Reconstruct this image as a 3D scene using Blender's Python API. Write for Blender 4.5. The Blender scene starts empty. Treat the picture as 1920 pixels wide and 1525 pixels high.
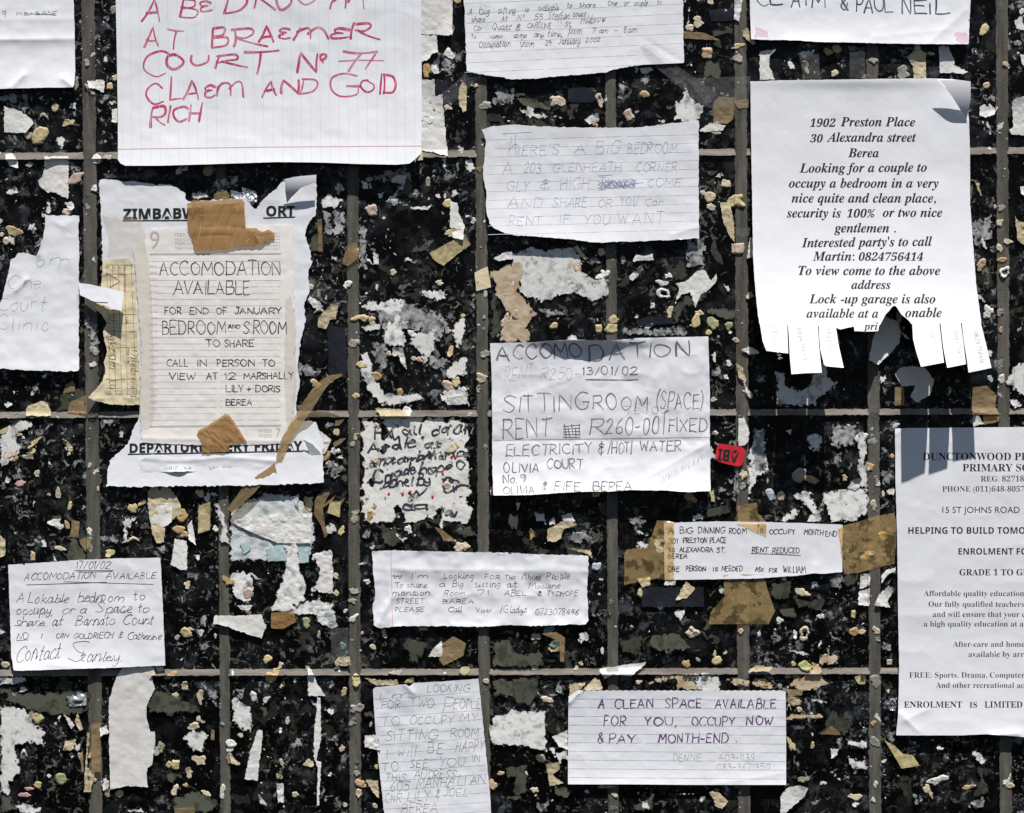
import bpy, math, random
import numpy as np

# ------------------------------------------------------------------ camera, light, exposure
PX = 1.0 / 1960.0            # one unit of the survey grid of the wall, in metres (about half a millimetre)
CX, CY = 960.0, 762.5
CAM_D = 2.0
DU = CAM_D / PX
scene = bpy.context.scene
COL = scene.collection

cam = bpy.data.cameras.new("camera")
cam.sensor_width = 36.0
cam.lens = 36.0 * CAM_D / (1920.0 * PX)
cam.clip_end = 200.0
cam_o = bpy.data.objects.new("camera", cam)
cam_o.location = (0, -CAM_D, 0)
cam_o.rotation_euler = (math.radians(90), 0, 0)
COL.objects.link(cam_o)
scene.camera = cam_o

SUN_DIR = np.array([-0.24, 1.0, -2.55])          # the way the light travels
SUN_DIR = SUN_DIR / np.linalg.norm(SUN_DIR)
elev = math.asin(-SUN_DIR[2])
azim = math.atan2(-SUN_DIR[0], -SUN_DIR[1])
world = bpy.data.worlds.new("World")
scene.world = world
world.use_nodes = True
wn = world.node_tree
sky = wn.nodes.new("ShaderNodeTexSky")
sky.sky_type = 'NISHITA'
sky.sun_disc = False
sky.sun_elevation = elev
sky.sun_rotation = azim
wn.links.new(sky.outputs[0], wn.nodes["Background"].inputs[0])
wn.nodes["Background"].inputs[1].default_value = 0.046
sun = bpy.data.lights.new("sun", 'SUN')
sun.energy = 4.6
sun.angle = math.radians(0.55)
sun.color = (1.0, 0.955, 0.885)
sun_o = bpy.data.objects.new("sun", sun)
from mathutils import Vector
sun_o.rotation_euler = Vector(SUN_DIR).to_track_quat('-Z', 'Y').to_euler()
sun_o.location = (0.5, -3, 4)
COL.objects.link(sun_o)
scene.view_settings.view_transform = 'Standard'
scene.view_settings.look = 'None'
scene.view_settings.exposure = 0.45
scene.view_settings.gamma = 1.0

# ------------------------------------------------------------------ small maths
rng = random.Random(7)
_tab = np.random.RandomState(3).rand(4096)

def vnoise(x, y, seed=0):
    xi, yi = np.floor(x).astype(np.int64), np.floor(y).astype(np.int64)
    fx, fy = x - xi, y - yi
    fx, fy = fx * fx * fx * (fx * (fx * 6 - 15) + 10), fy * fy * fy * (fy * (fy * 6 - 15) + 10)
    def hsh(a, b):
        return _tab[(((a * 73856093) ^ (b * 19349663) ^ (seed * 83492791 + 1013)) >> 2) & 4095]
    a, b, c, d = hsh(xi, yi), hsh(xi + 1, yi), hsh(xi, yi + 1), hsh(xi + 1, yi + 1)
    return (a + (b - a) * fx) * (1 - fy) + (c + (d - c) * fx) * fy

def fbm(x, y, seed=0, octv=3):
    """noise of mean zero, about -1 .. 1"""
    t, a, s = 0.0, 1.0, 0.0
    for o in range(octv):
        k = 2.03 ** o
        t = t + a * (vnoise(x * k + o * 17.3, y * k - o * 9.1, seed + o) * 2 - 1)
        s += a
        a *= 0.55
    return t / s * 1.5

def arr(p):
    return np.asarray(p, float)

def sdf(poly, x, y):
    """signed distance to a polygon, positive inside"""
    p = arr(poly)
    d2 = np.full(x.shape, 1e18)
    ins = np.zeros(x.shape, bool)
    n = len(p)
    for i in range(n):
        ax, ay = p[i]
        bx, by = p[(i + 1) % n]
        ex, ey = bx - ax, by - ay
        L = ex * ex + ey * ey + 1e-12
        t = np.clip(((x - ax) * ex + (y - ay) * ey) / L, 0, 1)
        d2 = np.minimum(d2, (x - ax - t * ex) ** 2 + (y - ay - t * ey) ** 2)
        if ay != by:
            ins ^= ((ay > y) != (by > y)) & (x < (bx - ax) * (y - ay) / (by - ay) + ax)
    d = np.sqrt(d2)
    return np.where(ins, d, -d)

def to_world(x, y, h):
    """a point of the wall plan (x right, y down, h out of the wall) in metres, as surveyed from 2 m away"""
    k = (1 - h / DU) * PX
    return np.stack([(x - CX) * k, -h * PX, (CY - y) * k], -1)

# ------------------------------------------------------------------ the wall's relief
VJ = [(165, 180, 25), (413, 423, 19), (660, 666.5, 21.5), (900.5, 909, 21.5), (1144.5, 1150, 20), (1388, 1395, 23), (1635, 1641, 22), (1878, 1886, 22.5)]
dv = 243.5
VJ = [(VJ[0][0] - dv * k, VJ[0][1] - dv * k, 22) for k in (3, 2, 1)] + VJ + [(VJ[-1][0] + dv * k, VJ[-1][1] + dv * k, 22) for k in (1, 2, 3)]
HJ = [(293, 282.5, 12.5), (778.5, 771.5, 11.5), (1262, 1257.5, 12)]
HJ = [(HJ[0][0] - 485 * k, HJ[0][1] - 485 * k, 12) for k in (2, 1)] + HJ + [(HJ[-1][0] + 485 * k, HJ[-1][1] + 485 * k, 12) for k in (1, 2)]
YT, YB = -900.0, 2450.0
XL, XR = -620.0, 2680.0
def vx(j, y):
    return j[0] + (j[1] - j[0]) * y / 1525.0
def hy(j, x):
    return j[0] + (j[1] - j[0]) * x / 1920.0
def wall_h(x, y):
    h = np.zeros(np.shape(x))
    for j in HJ:
        d = y - hy(j, x)
        t = np.clip(d / j[2] + 0.5, 0, 1)
        h = np.maximum(h, np.where(np.abs(d) < j[2] / 2 + 1, 0.4 + 4.5 * t, 0))
    for j in VJ:
        d = np.abs(x - vx(j, y))
        h = np.maximum(h, np.where(d < j[2] / 2 + 1, 3.2, 0))
    return h

# ------------------------------------------------------------------ materials
def material(name, col, rough=0.8, spec=0.25, var=0.0, vscale=60, col2=None, thr=None, soft=0.1, bump=0.0, bscale=400, alpha=None, metal=0.0, detail=5, tint=None, fray=None, stretch=None):
    m = bpy.data.materials.new(name)
    m.use_nodes = True
    nt = m.node_tree
    N, Lk = nt.nodes, nt.links
    b = N["Principled BSDF"]
    b.inputs["Roughness"].default_value = rough
    b.inputs["Specular IOR Level"].default_value = spec
    b.inputs["Metallic"].default_value = metal
    b.inputs["Base Color"].default_value = (*col, 1)
    tc = N.new("ShaderNodeTexCoord")
    oi = N.new("ShaderNodeObjectInfo")
    add = N.new("ShaderNodeVectorMath"); add.operation = 'ADD'
    mul = N.new("ShaderNodeVectorMath"); mul.operation = 'SCALE'
    cmb = N.new("ShaderNodeCombineXYZ")
    for i in range(3):
        Lk.new(oi.outputs["Random"], cmb.inputs[i])
    Lk.new(cmb.outputs[0], mul.inputs[0]); mul.inputs["Scale"].default_value = 13.0
    Lk.new(tc.outputs["Object"], add.inputs[0]); Lk.new(mul.outputs[0], add.inputs[1])
    if var or col2:
        nz = N.new("ShaderNodeTexNoise")
        nz.inputs["Scale"].default_value = vscale
        nz.inputs["Detail"].default_value = detail
        nz.inputs["Roughness"].default_value = 0.62
        if stretch:
            sv = N.new("ShaderNodeVectorMath"); sv.operation = 'MULTIPLY'
            sv.inputs[1].default_value = stretch
            Lk.new(add.outputs[0], sv.inputs[0]); Lk.new(sv.outputs[0], nz.inputs["Vector"])
        else:
            Lk.new(add.outputs[0], nz.inputs["Vector"])
        rp = N.new("ShaderNodeValToRGB")
        if col2 is None:
            col2 = tuple(max(0, c * (1 - var)) for c in col)
            lo, hi = 0.3, 0.7
        else:
            lo, hi = (thr if thr else 0.5) - soft, (thr if thr else 0.5) + soft
        rp.color_ramp.elements[0].position = lo
        rp.color_ramp.elements[0].color = (*col2, 1)
        rp.color_ramp.elements[1].position = hi
        rp.color_ramp.elements[1].color = (*col, 1)
        Lk.new(nz.outputs[0], rp.inputs[0])
        out = rp.outputs[0]
        Lk.new(out, b.inputs["Base Color"])
    if tint:
        # every piece a slightly different tone
        hs = N.new("ShaderNodeHueSaturation")
        mr = N.new("ShaderNodeMapRange")
        Lk.new(oi.outputs["Random"], mr.inputs[0])
        mr.inputs[3].default_value = 1 - tint
        mr.inputs[4].default_value = 1 + tint
        Lk.new(mr.outputs[0], hs.inputs["Value"])
        if b.inputs["Base Color"].is_linked:
            src = b.inputs["Base Color"].links[0].from_socket
            Lk.new(src, hs.inputs["Color"])
        else:
            hs.inputs["Color"].default_value = (*col, 1)
        Lk.new(hs.outputs[0], b.inputs["Base Color"])
    if bump:
        n2 = N.new("ShaderNodeTexNoise")
        n2.inputs["Scale"].default_value = bscale
        n2.inputs["Detail"].default_value = 4
        Lk.new(add.outputs[0], n2.inputs["Vector"])
        bp = N.new("ShaderNodeBump")
        bp.inputs["Strength"].default_value = bump
        bp.inputs["Distance"].default_value = 0.0006
        Lk.new(n2.outputs[0], bp.inputs["Height"])
        Lk.new(bp.outputs[0], b.inputs["Normal"])
    if fray:
        # fibres thin out towards the torn rim
        at = N.new("ShaderNodeAttribute"); at.attribute_name = "rim"
        n3 = N.new("ShaderNodeTexNoise"); n3.inputs["Scale"].default_value = fray[1]; n3.inputs["Detail"].default_value = 9; n3.inputs["Roughness"].default_value = 0.68
        Lk.new(add.outputs[0], n3.inputs["Vector"])
        m1 = N.new("ShaderNodeMath"); m1.operation = 'MULTIPLY_ADD'
        Lk.new(n3.outputs[0], m1.inputs[0]); m1.inputs[1].default_value = fray[0]; m1.inputs[2].default_value = -0.5 * fray[0] - 0.25
        mc = N.new("ShaderNodeMath"); mc.operation = 'MINIMUM'
        Lk.new(at.outputs["Fac"], mc.inputs[0]); mc.inputs[1].default_value = fray[3] if len(fray) > 3 else 1e3
        m2 = N.new("ShaderNodeMath"); m2.operation = 'MULTIPLY_ADD'
        Lk.new(mc.outputs[0], m2.inputs[0]); m2.inputs[1].default_value = 1.0 / fray[2]; Lk.new(m1.outputs[0], m2.inputs[2])
        m3 = N.new("ShaderNodeMapRange"); m3.inputs[1].default_value = -0.1; m3.inputs[2].default_value = 0.25
        Lk.new(m2.outputs[0], m3.inputs[0])
        tr = N.new("ShaderNodeBsdfTransparent")
        mx = N.new("ShaderNodeMixShader")
        Lk.new(m3.outputs[0], mx.inputs[0])
        Lk.new(tr.outputs[0], mx.inputs[1]); Lk.new(b.outputs[0], mx.inputs[2])
        Lk.new(mx.outputs[0], N["Material Output"].inputs[0])
    if alpha is not None:
        tr = N.new("ShaderNodeBsdfTransparent")
        a, tcol = alpha
        tr.inputs[0].default_value = (*tcol, 1)
        mx = N.new("ShaderNodeMixShader")
        mx.inputs[0].default_value = a
        Lk.new(tr.outputs[0], mx.inputs[1]); Lk.new(b.outputs[0], mx.inputs[2])
        Lk.new(mx.outputs[0], N["Material Output"].inputs[0])
    return m

M = {}
M['paper'] = material("white_paper", (0.79, 0.805, 0.86), 0.9, 0.1, col2=(0.73, 0.735, 0.765), thr=0.33, soft=0.16, vscale=14, detail=9, bump=0.10, bscale=500)
M['page'] = material("calendar_paper", (0.855, 0.825, 0.80), 0.85, 0.15, var=0.05, vscale=30, bump=0.05, bscale=900)
M['card'] = material("yellow_paper", (0.77, 0.68, 0.47), 0.8, 0.2, var=0.15, vscale=45, bump=0.1)
M['w'] = material("scrap_paper", (0.76, 0.75, 0.73), 0.9, 0.1, var=0.14, vscale=120, bump=0.25, bscale=700, tint=0.08)
M['f'] = material("paper_fibre", (0.74, 0.74, 0.73), 0.95, 0.05, col2=(0.20, 0.20, 0.205), thr=0.40, soft=0.10, vscale=120, detail=10, bump=0.22, bscale=900, tint=0.08, fray=(4.6, 190, 4.5, 5.6))
M['g'] = material("grey_fibre", (0.42, 0.43, 0.43), 0.95, 0.05, col2=(0.05, 0.055, 0.06), thr=0.47, soft=0.12, vscale=130, detail=10, bump=0.22, bscale=900, tint=0.15, fray=(8.0, 200, 9.0))
M['q'] = material("stained_fibre", (0.62, 0.53, 0.41), 0.95, 0.05, col2=(0.42, 0.27, 0.14), thr=0.45, soft=0.17, vscale=90, detail=9, bump=0.4, bscale=800, tint=0.1, fray=(5.5, 200, 5.0))
M['c'] = material("masking_paper", (0.60, 0.52, 0.36), 0.85, 0.15, col2=(0.44, 0.36, 0.22), thr=0.45, soft=0.2, vscale=130, bump=0.35, bscale=700, tint=0.12)
M['y'] = material("yellowed_tape", (0.52, 0.45, 0.24), 0.6, 0.3, col2=(0.25, 0.22, 0.12), thr=0.42, soft=0.15, vscale=200, bump=0.3, tint=0.1)
M['t'] = material("tan_film", (0.46, 0.335, 0.19), 0.3, 0.4, var=0.25, vscale=70, bump=0.15, bscale=200, alpha=(0.55, (0.9, 0.74, 0.5)), tint=0.15)
M['o'] = material("olive_film", (0.085, 0.09, 0.068), 0.5, 0.15, col2=(0.045, 0.048, 0.036), thr=0.45, soft=0.05, vscale=90, detail=6, bump=0.15, bscale=250, tint=0.3, fray=(5.5, 110, 7.0))
M['b'] = material("slate_film", (0.026, 0.03, 0.04), 0.3, 0.25, col2=(0.010, 0.011, 0.015), thr=0.45, soft=0.2, vscale=60, bump=0.3, bscale=200, alpha=(0.85, (0.8, 0.85, 1.0)))
M['k'] = material("clear_tape", (0.55, 0.56, 0.58), 0.12, 0.6, bump=0.35, bscale=120, alpha=(0.09, (0.97, 0.97, 0.97)))
M['m'] = material("foil", (0.62, 0.64, 0.67), 0.28, 0.5, metal=0.7, bump=0.5, bscale=160)
M['B'] = material("brown_tape", (0.42, 0.25, 0.115), 0.25, 0.5, col2=(0.33, 0.185, 0.075), thr=0.5, soft=0.2, vscale=35, bump=0.06, bscale=60, alpha=(0.70, (0.97, 0.76, 0.48)))
M['remnant'] = material("grimy_paper", (0.78, 0.77, 0.74), 0.95, 0.05, col2=(0.34, 0.34, 0.33), thr=0.365, soft=0.11, vscale=60, detail=10, bump=0.15, bscale=600, fray=(5.5, 95, 6.0, 5.6))
M['ink_smear'] = material("smeared_marker", (0.04, 0.045, 0.06), 0.8, 0.1, col2=(0.42, 0.42, 0.41), thr=0.40, soft=0.07, vscale=120, detail=8)
M['packing'] = material("packing_tape", (0.76, 0.55, 0.26), 0.2, 0.5, col2=(0.30, 0.23, 0.10), thr=0.455, soft=0.02, vscale=75, detail=4, bump=0.3, bscale=60, alpha=(0.31, (1.0, 0.85, 0.64)))
M['dirty'] = material("dirty_clear_tape", (0.62, 0.55, 0.47), 0.5, 0.3, col2=(0.40, 0.33, 0.25), thr=0.36, soft=0.08, vscale=140, detail=8, bump=0.5, bscale=220, alpha=(0.20, (0.99, 0.985, 0.97)))
M['bluefibre'] = material("blue_white_fibre", (0.66, 0.70, 0.71), 0.95, 0.05, col2=(0.20, 0.23, 0.24), thr=0.42, soft=0.14, vscale=90, detail=9, bump=0.4, bscale=700, fray=(5.0, 200, 5.0))
M['teal'] = material("teal_print", (0.47, 0.62, 0.64), 0.9, 0.1, var=0.25, vscale=120, bump=0.3)
# putty colours
PUT = dict(c=(0.63, 0.54, 0.40), y=(0.60, 0.50, 0.28), o=(0.60, 0.43, 0.27), p=(0.58, 0.45, 0.37), g=(0.36, 0.35, 0.31), w=(0.70, 0.69, 0.66), t=(0.50, 0.34, 0.17),
           v=(0.36, 0.36, 0.20), n=(0.66, 0.40, 0.38), l=(0.46, 0.46, 0.20), u=(0.50, 0.58, 0.66), e=(0.20, 0.33, 0.29))
for k_, c_ in PUT.items():
    M['putty_' + k_] = material("putty_" + k_, c_, 0.55, 0.3, var=0.28, vscale=170, bump=0.35, bscale=330, tint=0.13)
def ink(name, col, var=0.3, vscale=70, rough=0.7, a=None):
    return material(name, col, rough, 0.2, col2=tuple(min(1, c + (0.75 - c) * var) for c in col), thr=0.40, soft=0.16, vscale=vscale, alpha=(a, (1, 1, 1)) if a else None)
M['ink_red'] = ink("red_marker", (0.50, 0.05, 0.14), 0.45, 45)
M['ink_navy'] = ink("navy_marker", (0.035, 0.05, 0.11), 0.28, 90)
M['ink_purple'] = ink("purple_marker", (0.115, 0.04, 0.165), 0.2, 90)
M['ink_black'] = ink("black_pen", (0.025, 0.025, 0.03), 0.1)
M['ink_ball'] = ink("black_ballpoint", (0.045, 0.045, 0.055), 0.28, 110)
M['ink_thin'] = ink("thin_ballpoint", (0.09, 0.09, 0.10), 0.4, 120)
M['ink_blue'] = ink("blue_ballpoint", (0.24, 0.26, 0.42), 0.6, 60)
M['ink_pencil'] = ink("soft_pencil", (0.14, 0.145, 0.16), 0.5, 160)
M['ink_faint'] = ink("faint_pencil", (0.33, 0.34, 0.37), 0.25)
M['ink_grey'] = material("grey_print", (0.33, 0.33, 0.34), 0.8)
M['ink_pale'] = material("pale_print", (0.50, 0.48, 0.46), 0.8)
M['rule_grey'] = material("grey_rules", (0.69, 0.645, 0.615), 0.9)
M['ink_print'] = material("black_print", (0.018, 0.022, 0.022), 0.6)
M['ink_brown'] = material("brown_print", (0.25, 0.12, 0.05), 0.8)
M['rule_blue'] = material("blue_rules", (0.60, 0.65, 0.73), 0.9)
M['rule_pale'] = material("pale_rules", (0.75, 0.775, 0.81), 0.9)
M['rule_red'] = material("red_rule", (0.60, 0.26, 0.32), 0.9)
M['pink'] = material("pink_smudge", (0.75, 0.45, 0.55), 0.9, 0.1, alpha=(0.35, (1, 1, 1)))
M['red'] = material("red_plastic", (0.72, 0.03, 0.05), 0.5, 0.25, var=0.3, vscale=110)
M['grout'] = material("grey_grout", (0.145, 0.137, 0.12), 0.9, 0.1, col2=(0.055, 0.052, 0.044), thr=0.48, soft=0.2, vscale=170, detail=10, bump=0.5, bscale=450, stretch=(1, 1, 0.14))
M['sunlit_grout'] = material("sunlit_grout", (0.26, 0.235, 0.21), 0.9, 0.1, col2=(0.10, 0.093, 0.083), thr=0.45, soft=0.2, vscale=150, detail=10, bump=0.5, bscale=450, stretch=(0.2, 1, 1))  # level joints: sun caught by their upward slope is partly put into the colour

def tile_material():
    m = bpy.data.materials.new("grimy_black_tile")
    m.use_nodes = True
    nt = m.node_tree; N, Lk = nt.nodes, nt.links
    b = N["Principled BSDF"]
    b.inputs["Roughness"].default_value = 0.32
    b.inputs["Specular IOR Level"].default_value = 0.10
    tc = N.new("ShaderNodeTexCoord")
    def noise(scale, detail=6, rough=0.6, off=0.0, dist=0.0, stretch=None):
        mp = N.new("ShaderNodeMapping")
        mp.inputs["Location"].default_value = (off, off * 1.7, off * 0.6)
        if stretch:
            mp.inputs["Scale"].default_value = stretch
        Lk.new(tc.outputs["Object"], mp.inputs[0])
        n = N.new("ShaderNodeTexNoise")
        n.inputs["Scale"].default_value = scale
        n.inputs["Detail"].default_value = detail
        n.inputs["Roughness"].default_value = rough
        n.inputs["Distortion"].default_value = dist
        Lk.new(mp.outputs[0], n.inputs["Vector"])
        return n.outputs[0]
    def ramp(s, lo, hi):
        r = N.new("ShaderNodeMapRange")
        r.inputs[1].default_value = lo; r.inputs[2].default_value = hi
        r.clamp = True
        Lk.new(s, r.inputs[0])
        return r.outputs[0]
    def mul(a, c):
        k = N.new("ShaderNodeMath"); k.operation = 'MULTIPLY'
        for i, v in enumerate((a, c)):
            if isinstance(v, float): k.inputs[i].default_value = v
            else: Lk.new(v, k.inputs[i])
        return k.outputs[0]
    def mix(f, a, c):
        k = N.new("ShaderNodeMix"); k.data_type = 'RGBA'
        Lk.new(f, k.inputs[0])
        for i, v in ((6, a), (7, c)):
            if isinstance(v, tuple): k.inputs[i].default_value = (*v, 1)
            else: Lk.new(v, k.inputs[i])
        return k.outputs[2]
    col = mix(ramp(noise(45, 8, 0.65, 1.0), 0.50, 0.78), (0.0018, 0.0018, 0.002), (0.022, 0.024, 0.028))
    gm = N.new("ShaderNodeNewGeometry")
    isl = ramp(gm.outputs["Random Per Island"], -0.45, 1.0)
    isl2 = ramp(gm.outputs["Random Per Island"], 1.2, -0.2)
    # worn olive patches with hard edges
    big = ramp(noise(9, 3, 0.5, 3.0), 0.51, 0.60)
    pat = ramp(noise(60, 7, 0.58, 5.0, 0.6), 0.55, 0.565)
    col = mix(mul(mul(pat, big), isl2), col, (0.058, 0.060, 0.048))
    pat2 = ramp(noise(110, 6, 0.6, 15.0, 1.2), 0.60, 0.615)
    col = mix(mul(mul(pat2, ramp(noise(11, 3, 0.5, 8.0), 0.45, 0.55)), 0.9), col, (0.10, 0.10, 0.085))
    # bluish glue bloom
    bl = mul(ramp(noise(70, 9, 0.7, 9.0), 0.52, 0.72), ramp(noise(14, 3, 0.5, 11.0), 0.46, 0.62))
    col = mix(mul(bl, isl), col, (0.13, 0.145, 0.165))
    # white paper smears, fine and streaky
    st = mul(ramp(noise(120, 9, 0.66, 13.0, 0.9), 0.56, 0.64), ramp(noise(19, 4, 0.6, 21.0), 0.485, 0.56))
    col = mix(mul(st, isl), col, (0.42, 0.43, 0.44))
    sp = ramp(noise(480, 4, 0.65, 27.0), 0.67, 0.71)
    col = mix(mul(sp, ramp(noise(25, 3, 0.5, 31.0), 0.42, 0.6)), col, (0.30, 0.30, 0.29))
    Lk.new(col, b.inputs["Base Color"])
    bp = N.new("ShaderNodeBump")
    bp.inputs["Strength"].default_value = 0.35
    bp.inputs["Distance"].default_value = 0.0008
    Lk.new(noise(160, 8, 0.65, 13.0), bp.inputs["Height"])
    Lk.new(bp.outputs[0], b.inputs["Normal"])
    return m
M['tile'] = tile_material()

# ------------------------------------------------------------------ mesh builders
def link(name, verts, faces, mat, parent=None, centre=None, smooth=True, mats=None, midx=None, rim=None):
    me = bpy.data.meshes.new(name)
    v = np.asarray(verts, float)
    if centre is None:
        centre = v.mean(0) if parent is None else np.zeros(3)
    me.from_pydata((v - centre).tolist(), [], faces)
    if smooth:
        me.polygons.foreach_set("use_smooth", [True] * len(me.polygons))
    for mm in (mats or [mat]):
        me.materials.append(mm)
    if midx is not None:
        me.polygons.foreach_set("material_index", midx)
    if rim is not None:
        me.attributes.new('rim', 'FLOAT', 'POINT').data.foreach_set('value', np.asarray(rim, np.float32))
    me.update()
    o = bpy.data.objects.new(name, me)
    COL.objects.link(o)
    if parent is not None:
        o.parent = parent
    else:
        o.location = centre
    o['_c'] = [float(c) for c in (centre if parent is None else parent_centre(parent))]
    return o

def parent_centre(p):
    return np.array(p['_c'])

def grid_patch(poly, hf, cell=2.0, rough=0.0, rscale=8.0, seed=0, thick=1.0, holes=(), glued=False, octv=3):
    """a sheet with the outline POLY (ragged by ROUGH), its face at hf(x, y, inside distance), and a thin edge"""
    p = arr(poly)
    pad = rough * 1.2 + cell * 2
    x0, y0 = p.min(0) - pad
    x1, y1 = p.max(0) + pad
    nx, ny = int((x1 - x0) / cell) + 2, int((y1 - y0) / cell) + 2
    gx, gy = np.meshgrid(x0 + np.arange(nx) * cell, y0 + np.arange(ny) * cell)
    X, Y = gx.ravel().copy(), gy.ravel().copy()
    def F(x, y):
        f = sdf(p, x, y)
        for hp in holes:
            f = np.minimum(f, -sdf(hp, x, y))
        if rough:
            f = f + rough * fbm(x / rscale, y / rscale, seed, octv)
        return f
    f = F(X, Y)
    ins = (f > 0).reshape(ny, nx)
    keep = ins[:-1, :-1] | ins[1:, :-1] | ins[:-1, 1:] | ins[1:, 1:]
    if not keep.any():
        return None
    jj, ii = np.nonzero(keep)
    a = jj * nx + ii
    quads = np.stack([a, a + nx, a + nx + 1, a + 1], 1)
    used, inv = np.unique(quads, return_inverse=True)
    quads = inv.reshape(quads.shape)
    X, Y, f = X[used], Y[used], f[used]
    out = np.nonzero(f <= 0)[0]
    e = cell * 0.25
    xo, yo = X[out].copy(), Y[out].copy()
    for it in range(4):
        v = F(xo, yo)
        dx = (F(xo + e, yo) - F(xo - e, yo)) / (2 * e)
        dy = (F(xo, yo + e) - F(xo, yo - e)) / (2 * e)
        g = np.maximum(dx * dx + dy * dy, 0.15)
        s = np.clip(-v / g, -cell, cell)
        xo, yo = xo + dx * s, yo + dy * s
    lim = cell * 1.35
    X[out] = X[out] + np.clip(xo - X[out], -lim, lim)
    Y[out] = Y[out] + np.clip(yo - Y[out], -lim, lim)
    f[out] = 0.0
    h = hf(X, Y, f)
    V = to_world(X, Y, h)
    # the edge
    ed = np.concatenate([quads[:, [0, 1]], quads[:, [1, 2]], quads[:, [2, 3]], quads[:, [3, 0]]])
    key = np.sort(ed, 1)
    _, idx, cnt = np.unique(key, axis=0, return_index=True, return_counts=True)
    be = ed[idx[cnt == 1]]
    bv, binv = np.unique(be, return_inverse=True)
    binv = binv.reshape(be.shape)
    n0 = len(V)
    top = V[bv]
    hb = h[bv]
    low = (wall_h(X[bv], Y[bv]) - 0.3) if glued else hb - thick
    low = np.minimum(low, hb - 0.05)
    bot = to_world(X[bv], Y[bv], low)
    V = np.concatenate([V, top, bot])
    nb = len(bv)
    sk = np.stack([n0 + binv[:, 1], n0 + binv[:, 0], n0 + nb + binv[:, 0], n0 + nb + binv[:, 1]], 1)
    faces = np.concatenate([quads, sk]).tolist()
    rim = np.concatenate([np.maximum(f, 0), np.maximum(f[bv], 0), np.maximum(f[bv], 0)])
    return V, faces, rim

def patch(name, poly, hf, mat, parent=None, **kw):
    r = grid_patch(poly, hf, **kw)
    if r is None:
        return None
    c = None
    V = r[0]
    if parent is not None:
        return link(name, V, r[1], mat, parent, parent_centre(parent), rim=r[2])
    return link(name, V, r[1], mat, rim=r[2])

def tag(o, label, cat, group=None, kind=None):
    o['label'] = label
    o['category'] = cat
    if group: o['group'] = group
    if kind: o['kind'] = kind
    return o

# ------------------------------------------------------------------ the tiled wall
wall = bpy.data.objects.new("tiled_wall", None)
wall['_c'] = [0.0, 0.0, 0.0]
COL.objects.link(wall)
tag(wall, "wall of grimy black tiles with grey grout joints behind all the notices", "wall")
tv, tf = [], []
ys = [None] + HJ + [None]
for a in range(len(VJ) - 1):
    for b_ in range(len(HJ) - 1):
        ja, jb, ha, hb = VJ[a], VJ[a + 1], HJ[b_], HJ[b_ + 1]
        quad = []
        for (j, h_) in ((ja, ha), (jb, ha), (jb, hb), (ja, hb)):
            y = hy(h_, vx(j, 700)); x = vx(j, y)
            quad.append((x, y))
        q = arr(quad)
        c = q.mean(0)
        tl = [rng.uniform(-0.5, 0.5) for _ in range(4)]
        base = len(tv)
        for ring, (ins_, dh) in enumerate(((3, -6), (3, -0.9), (4.6, 0.0))):
            for k in range(4):
                d = c - q[k]
                s = np.sign(d) * ins_
                tv.append(to_world(np.array(q[k][0] + s[0]), np.array(q[k][1] + s[1]), np.array(dh + tl[k] * 0.4)))
        for r_ in range(2):
            for k in range(4):
                k2 = (k + 1) % 4
                tf.append((base + r_ * 4 + k, base + r_ * 4 + 4 + k, base + r_ * 4 + 4 + k2, base + r_ * 4 + k2))
        tf.append((base + 8, base + 11, base + 10, base + 9))
link("tiles", np.array(tv), tf, M['tile'], wall, np.zeros(3), smooth=False)
gV, gF, n0 = [], [], 0
gM = []
for k, j in enumerate(VJ):
    y0, y1 = hy(HJ[0], j[0]), hy(HJ[-1], j[0])
    pts = [(vx(j, y0) - j[2] / 2, y0), (vx(j, y0) + j[2] / 2, y0), (vx(j, y1) + j[2] / 2, y1), (vx(j, y1) - j[2] / 2, y1)]
    r = grid_patch(pts, lambda x, y, f: 3.0 + 0.45 * fbm(x / 9, y / 26, 5) + np.minimum(f, 1.5) * 0.4 - 0.6, cell=4.0 if (k < 3 or k > 10) else 2.2, rough=1.5, rscale=9, octv=4, seed=40 + k, thick=8)
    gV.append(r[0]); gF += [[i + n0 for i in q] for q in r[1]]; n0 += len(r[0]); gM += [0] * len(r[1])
for k, j in enumerate(HJ):
    for a in range(len(VJ) - 1):
        xa, xb = VJ[a], VJ[a + 1]
        ya = hy(j, xa[0])
        x0, x1 = vx(xa, ya) + xa[2] / 2 - 1.5, vx(xb, ya) - xb[2] / 2 + 1.5
        w2 = j[2] / 2
        pts = [(x0, hy(j, x0) - w2), (x1, hy(j, x1) - w2), (x1, hy(j, x1) + w2), (x0, hy(j, x0) + w2)]
        far = a < 2 or a > 10 or k < 2 or k > 4
        r = grid_patch(pts, lambda x, y, f: np.clip(0.2 + 4.6 * ((y - hy(j, x)) / j[2] + 0.5), 0.2, 4.8) + 0.3 * fbm(x / 16, y / 7, 6), cell=4.0 if far else 2.0, rough=1.3, rscale=9, octv=4, seed=80 + k, thick=8)
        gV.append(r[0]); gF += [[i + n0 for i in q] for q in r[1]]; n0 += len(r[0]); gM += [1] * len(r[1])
link("grout", np.concatenate(gV), gF, None, wall, np.zeros(3), mats=[M['grout'], M['sunlit_grout']], midx=gM)

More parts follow.
